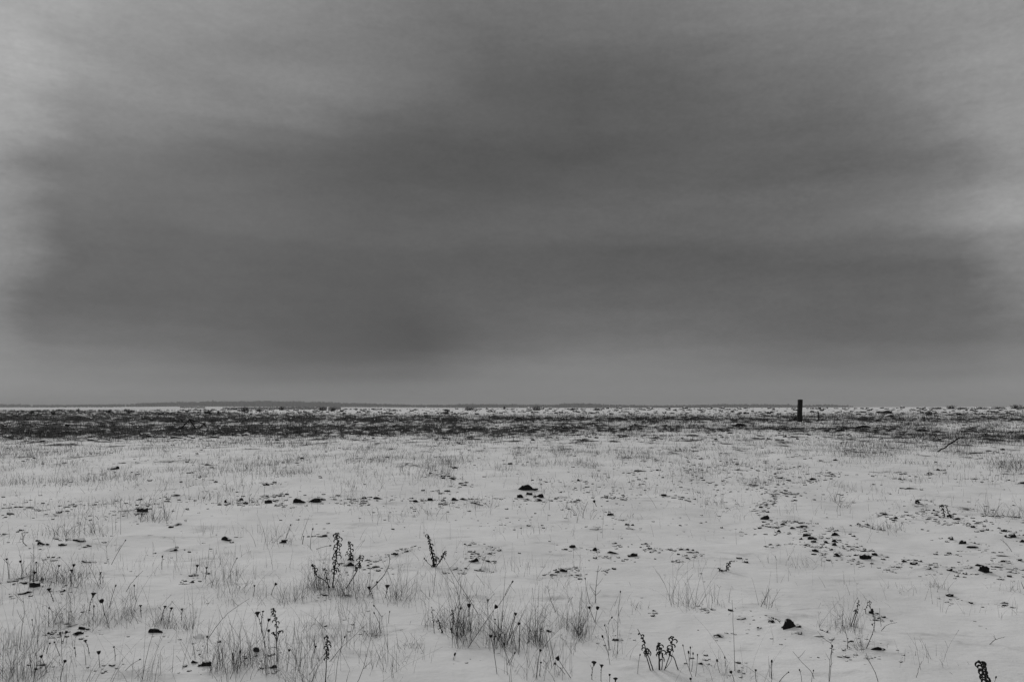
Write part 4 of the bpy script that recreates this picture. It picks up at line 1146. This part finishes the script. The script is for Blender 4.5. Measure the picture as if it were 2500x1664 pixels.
# ------------------------------------------------------------------ far woods beyond the field
def put_woods():
    V0, F0 = ico(1)
    T0 = [(-300, 988.5, 5), (0, 988, 5), (100, 988.5, 5), (180, 990, 4)]
    WOODS = [
      ('far wood along the pale hilltop at the left end of the skyline', [(-250, 985), (0, 985.3), (30, 986.8), (90, 988), (180, 987.2), (260, 986.8), (345, 985.5)], 3.0, 2700, 700),
      ('long dark far wood on the highest part of the left skyline', [(330, 986), (345, 983.8), (430, 982.2), (520, 980.2), (640, 979.4), (720, 980.6), (800, 982.2), (900, 985.2), (1000, 987.5)], 5.0, 2550, 1500),
      ('low far wood in the middle of the skyline', [(980, 988), (1110, 987.6), (1120, 986.2), (1230, 986.6), (1340, 987.8), (1362, 986.5), (1375, 984.8), (1440, 985), (1480, 987.5)], 4.0, 2500, 800),
      ('thin far wood left and right of the tall post', [(1480, 987.2), (1600, 989), (1700, 988.3), (1760, 986.4), (1860, 986.8), (1960, 988.4), (2020, 987.2), (2082, 990)], 2.6, 2450, 900)]
    for label, line, hpx, D, n in WOODS:
        lx = [p[0] for p in line]; ly = [p[1] for p in line]
        px = rng.uniform(lx[0], lx[-1], n)
        top = np.interp(px, lx, ly) + rng.normal(0, .35, n) + 0.5 * perlin(px / 12, px * 0 + .5)
        D_ = D + rng.normal(0, 60, n)
        a, b = ray(px, top)
        x = a * D_; zt = CAMZ + b * D_; zg = H(x, D_)
        hgt = np.clip(zt - zg, 4.5, 20)
        tw = hgt * rng.uniform(.22, .40, n)
        mb = MB()
        for i in range(n):
            v = V0 * (1 + .25 * rng.normal(size=(len(V0), 1)))
            v = v * [tw[i], tw[i], hgt[i] * .52] + [x[i], D_[i], zt[i] - hgt[i] * .52]
            mb.add(v, F0)
        for i in range(0, n, 3):
            ar = np.array([x[i], D_[i], 0])
            c3 = np.array([[.25, 0], [-.125, .21], [-.125, -.21]])
            vv = [ar + [c[0], c[1], zg[i] - 1] for c in c3] + [ar + [c[0] * .6, c[1] * .6, zt[i] - hgt[i] * .4] for c in c3]
            f = [(0, 1, 4), (0, 4, 3), (1, 2, 5), (1, 5, 4), (2, 0, 3), (2, 3, 5)]
            mb.add(vv, f)
        o = mb.build('far_wood', M_WOODS)
        tag(o, label, 'woods', None, 'stuff')
    # hedges and copses between the far snow fields
    for label, p0, p1, D, n, dz in (('hedge line between the far snow fields at left', (60, 991.5), (300, 990.5), 2200, 130, 3.2), ('dark copse below the long far wood at left', (440, 992), (500, 996), 1900, 120, 6.0),
                                ('dark copse running down to the field crest left of centre', (545, 994), (830, 992.5), 1750, 420, 5.5)):
        t = rng.random(n)
        px = p0[0] + (p1[0] - p0[0]) * t; py = p0[1] + (p1[1] - p0[1]) * t + rng.normal(0, .5, n)
        D_ = D + rng.normal(0, 40, n)
        a, b = ray(px, py); x = a * D_; zg = H(x, D_); 
        zt = CAMZ + b * D_; hgt = np.clip(zt - zg, 2.5, 14)
        mb = MB()
        for i in range(n):
            v = V0 * (1 + .25 * rng.normal(size=(len(V0), 1))) * [hgt[i] * .55, hgt[i] * .5, hgt[i] * .52] + [x[i], D_[i], zg[i] + hgt[i] * .45]
            mb.add(v, F0)
        o = mb.build('far_hedge', M_WOODS)
        tag(o, label, 'hedge', None, 'stuff')
put_woods()

# ------------------------------------------------------------------ the snow covered ground, one sheet to the horizon
def put_ground():
    th = np.concatenate([np.arange(-44, 44.001, .1), np.arange(47, 315, 4.0)])
    th = np.radians(th); nth = len(th)
    r = [0.5]
    while r[-1] < 230: r.append(r[-1] * 1.0095)
    while r[-1] < 9000: r.append(r[-1] * 1.05)
    r = np.array(r); nr = len(r)
    RR, TH = np.meshgrid(r, th, indexing='ij')
    x = (RR * np.sin(TH)).ravel(); y = (RR * np.cos(TH)).ravel()
    z = H(x, y)
    rr = RR.ravel()
    z = z - (x * 0 + 1) * 0.0
    px, py = px_of(x, y, H_base(x, y))
    bare = np.where((y > 25) & (rr < 175), band(px, py) * .86, 0.0)
    bare = np.maximum(bare, np.where((rr < 170) & (y > 60) & (py < 1014), .34, 0))
    mid = np.interp(py, [1074, 1090, 1130, 1200, 1300, 1700], [.40, .33, .23, .18, .15, .14]) * (y > 3) * (y < 45)
    bare = np.maximum(bare, mid * np.clip(1 + 2.2 * fbm(x / 1.3, y / 1.9, 3), 0, 3))
    # far snow fields: dark scrubby ground where the woods stand
    Z2 = z.reshape(nr, nth); B2 = bare.reshape(nr, nth); X2 = x.reshape(nr, nth); Y2 = y.reshape(nr, nth)
    def window(cx, cy, ext):
        rc = math.hypot(cx, cy); tc = math.atan2(cx, cy)
        i0, i1 = np.searchsorted(r, (rc - ext, rc + ext)); da = ext / max(rc, .5)
        j0, j1 = np.searchsorted(th[:881], (tc - da, tc + da))
        return slice(i0, i1 + 1), slice(j0, min(j1 + 1, 881))
    for cx, cy, rx, ry, s in bare_spots:
        si, sj = window(cx, cy, max(rx, ry) * 2.4)
        g = s * np.exp(-((X2[si, sj] - cx) / rx) ** 2 - ((Y2[si, sj] - cy) / ry) ** 2)
        B2[si, sj] = np.maximum(B2[si, sj], g)
    for cx, cy, rad, h in mounds:
        si, sj = window(cx, cy, rad * 2.4)
        Z2[si, sj] += min(h, .05 + .1 * h) * np.exp(-(((X2[si, sj] - cx) / rad) ** 2 + ((Y2[si, sj] - cy) / rad) ** 2))
    V = np.stack([x, y, Z2.ravel()], -1)
    i = np.arange(nr - 1)[:, None] * nth; j = np.arange(nth)[None, :]; k = (j + 1) % nth
    F = np.stack([i + j, i + nth + j, i + nth + k, i + k], -1).reshape(-1, 4)
    F = F[:, ::-1]
    # close the middle under the camera
    c = len(V); V = np.vstack([V, [[0, 0, float(H(np.array([0.]), np.array([0.]))[0])]]])
    jj = np.arange(nth)
    F = np.vstack([F, np.stack([jj, (jj + 1) % nth, np.full(nth, c), np.full(nth, c)], -1)[:0]])
    me = mesh_from('snow_ground', V, F, M_SNOW, True)
    at_ = me.attributes.new('bare', 'FLOAT', 'POINT')
    at_.data.foreach_set('value', np.append(B2.ravel(), 0).astype(np.float32))
    o = link('ground', me)
    tag(o, 'snow covered field reaching to low hills on the horizon', 'ground', None, 'structure')
put_ground()

# ------------------------------------------------------------------ haze over the whole plain
def put_haze():
    import bmesh
    bm = bmesh.new(); bmesh.ops.create_cube(bm, size=1.0)
    me = bpy.data.meshes.new('haze'); bm.to_mesh(me); bm.free()
    m = bpy.data.materials.new('haze'); m.use_nodes = True
    nt = m.node_tree; nt.nodes.clear()
    out = nt.nodes.new('ShaderNodeOutputMaterial'); v = nt.nodes.new('ShaderNodeVolumePrincipled')
    v.inputs['Color'].default_value = (.9, .9, .9, 1); v.inputs['Density'].default_value = 0.00028
    nt.links.new(v.outputs[0], out.inputs['Volume'])
    me.materials.append(m)
    o = link('haze', me, None, (0, 0, 2.0)); o.scale = (19000, 19000, 58)
    tag(o, 'thin pale winter haze over the plain', 'haze', None, 'stuff')
put_haze()
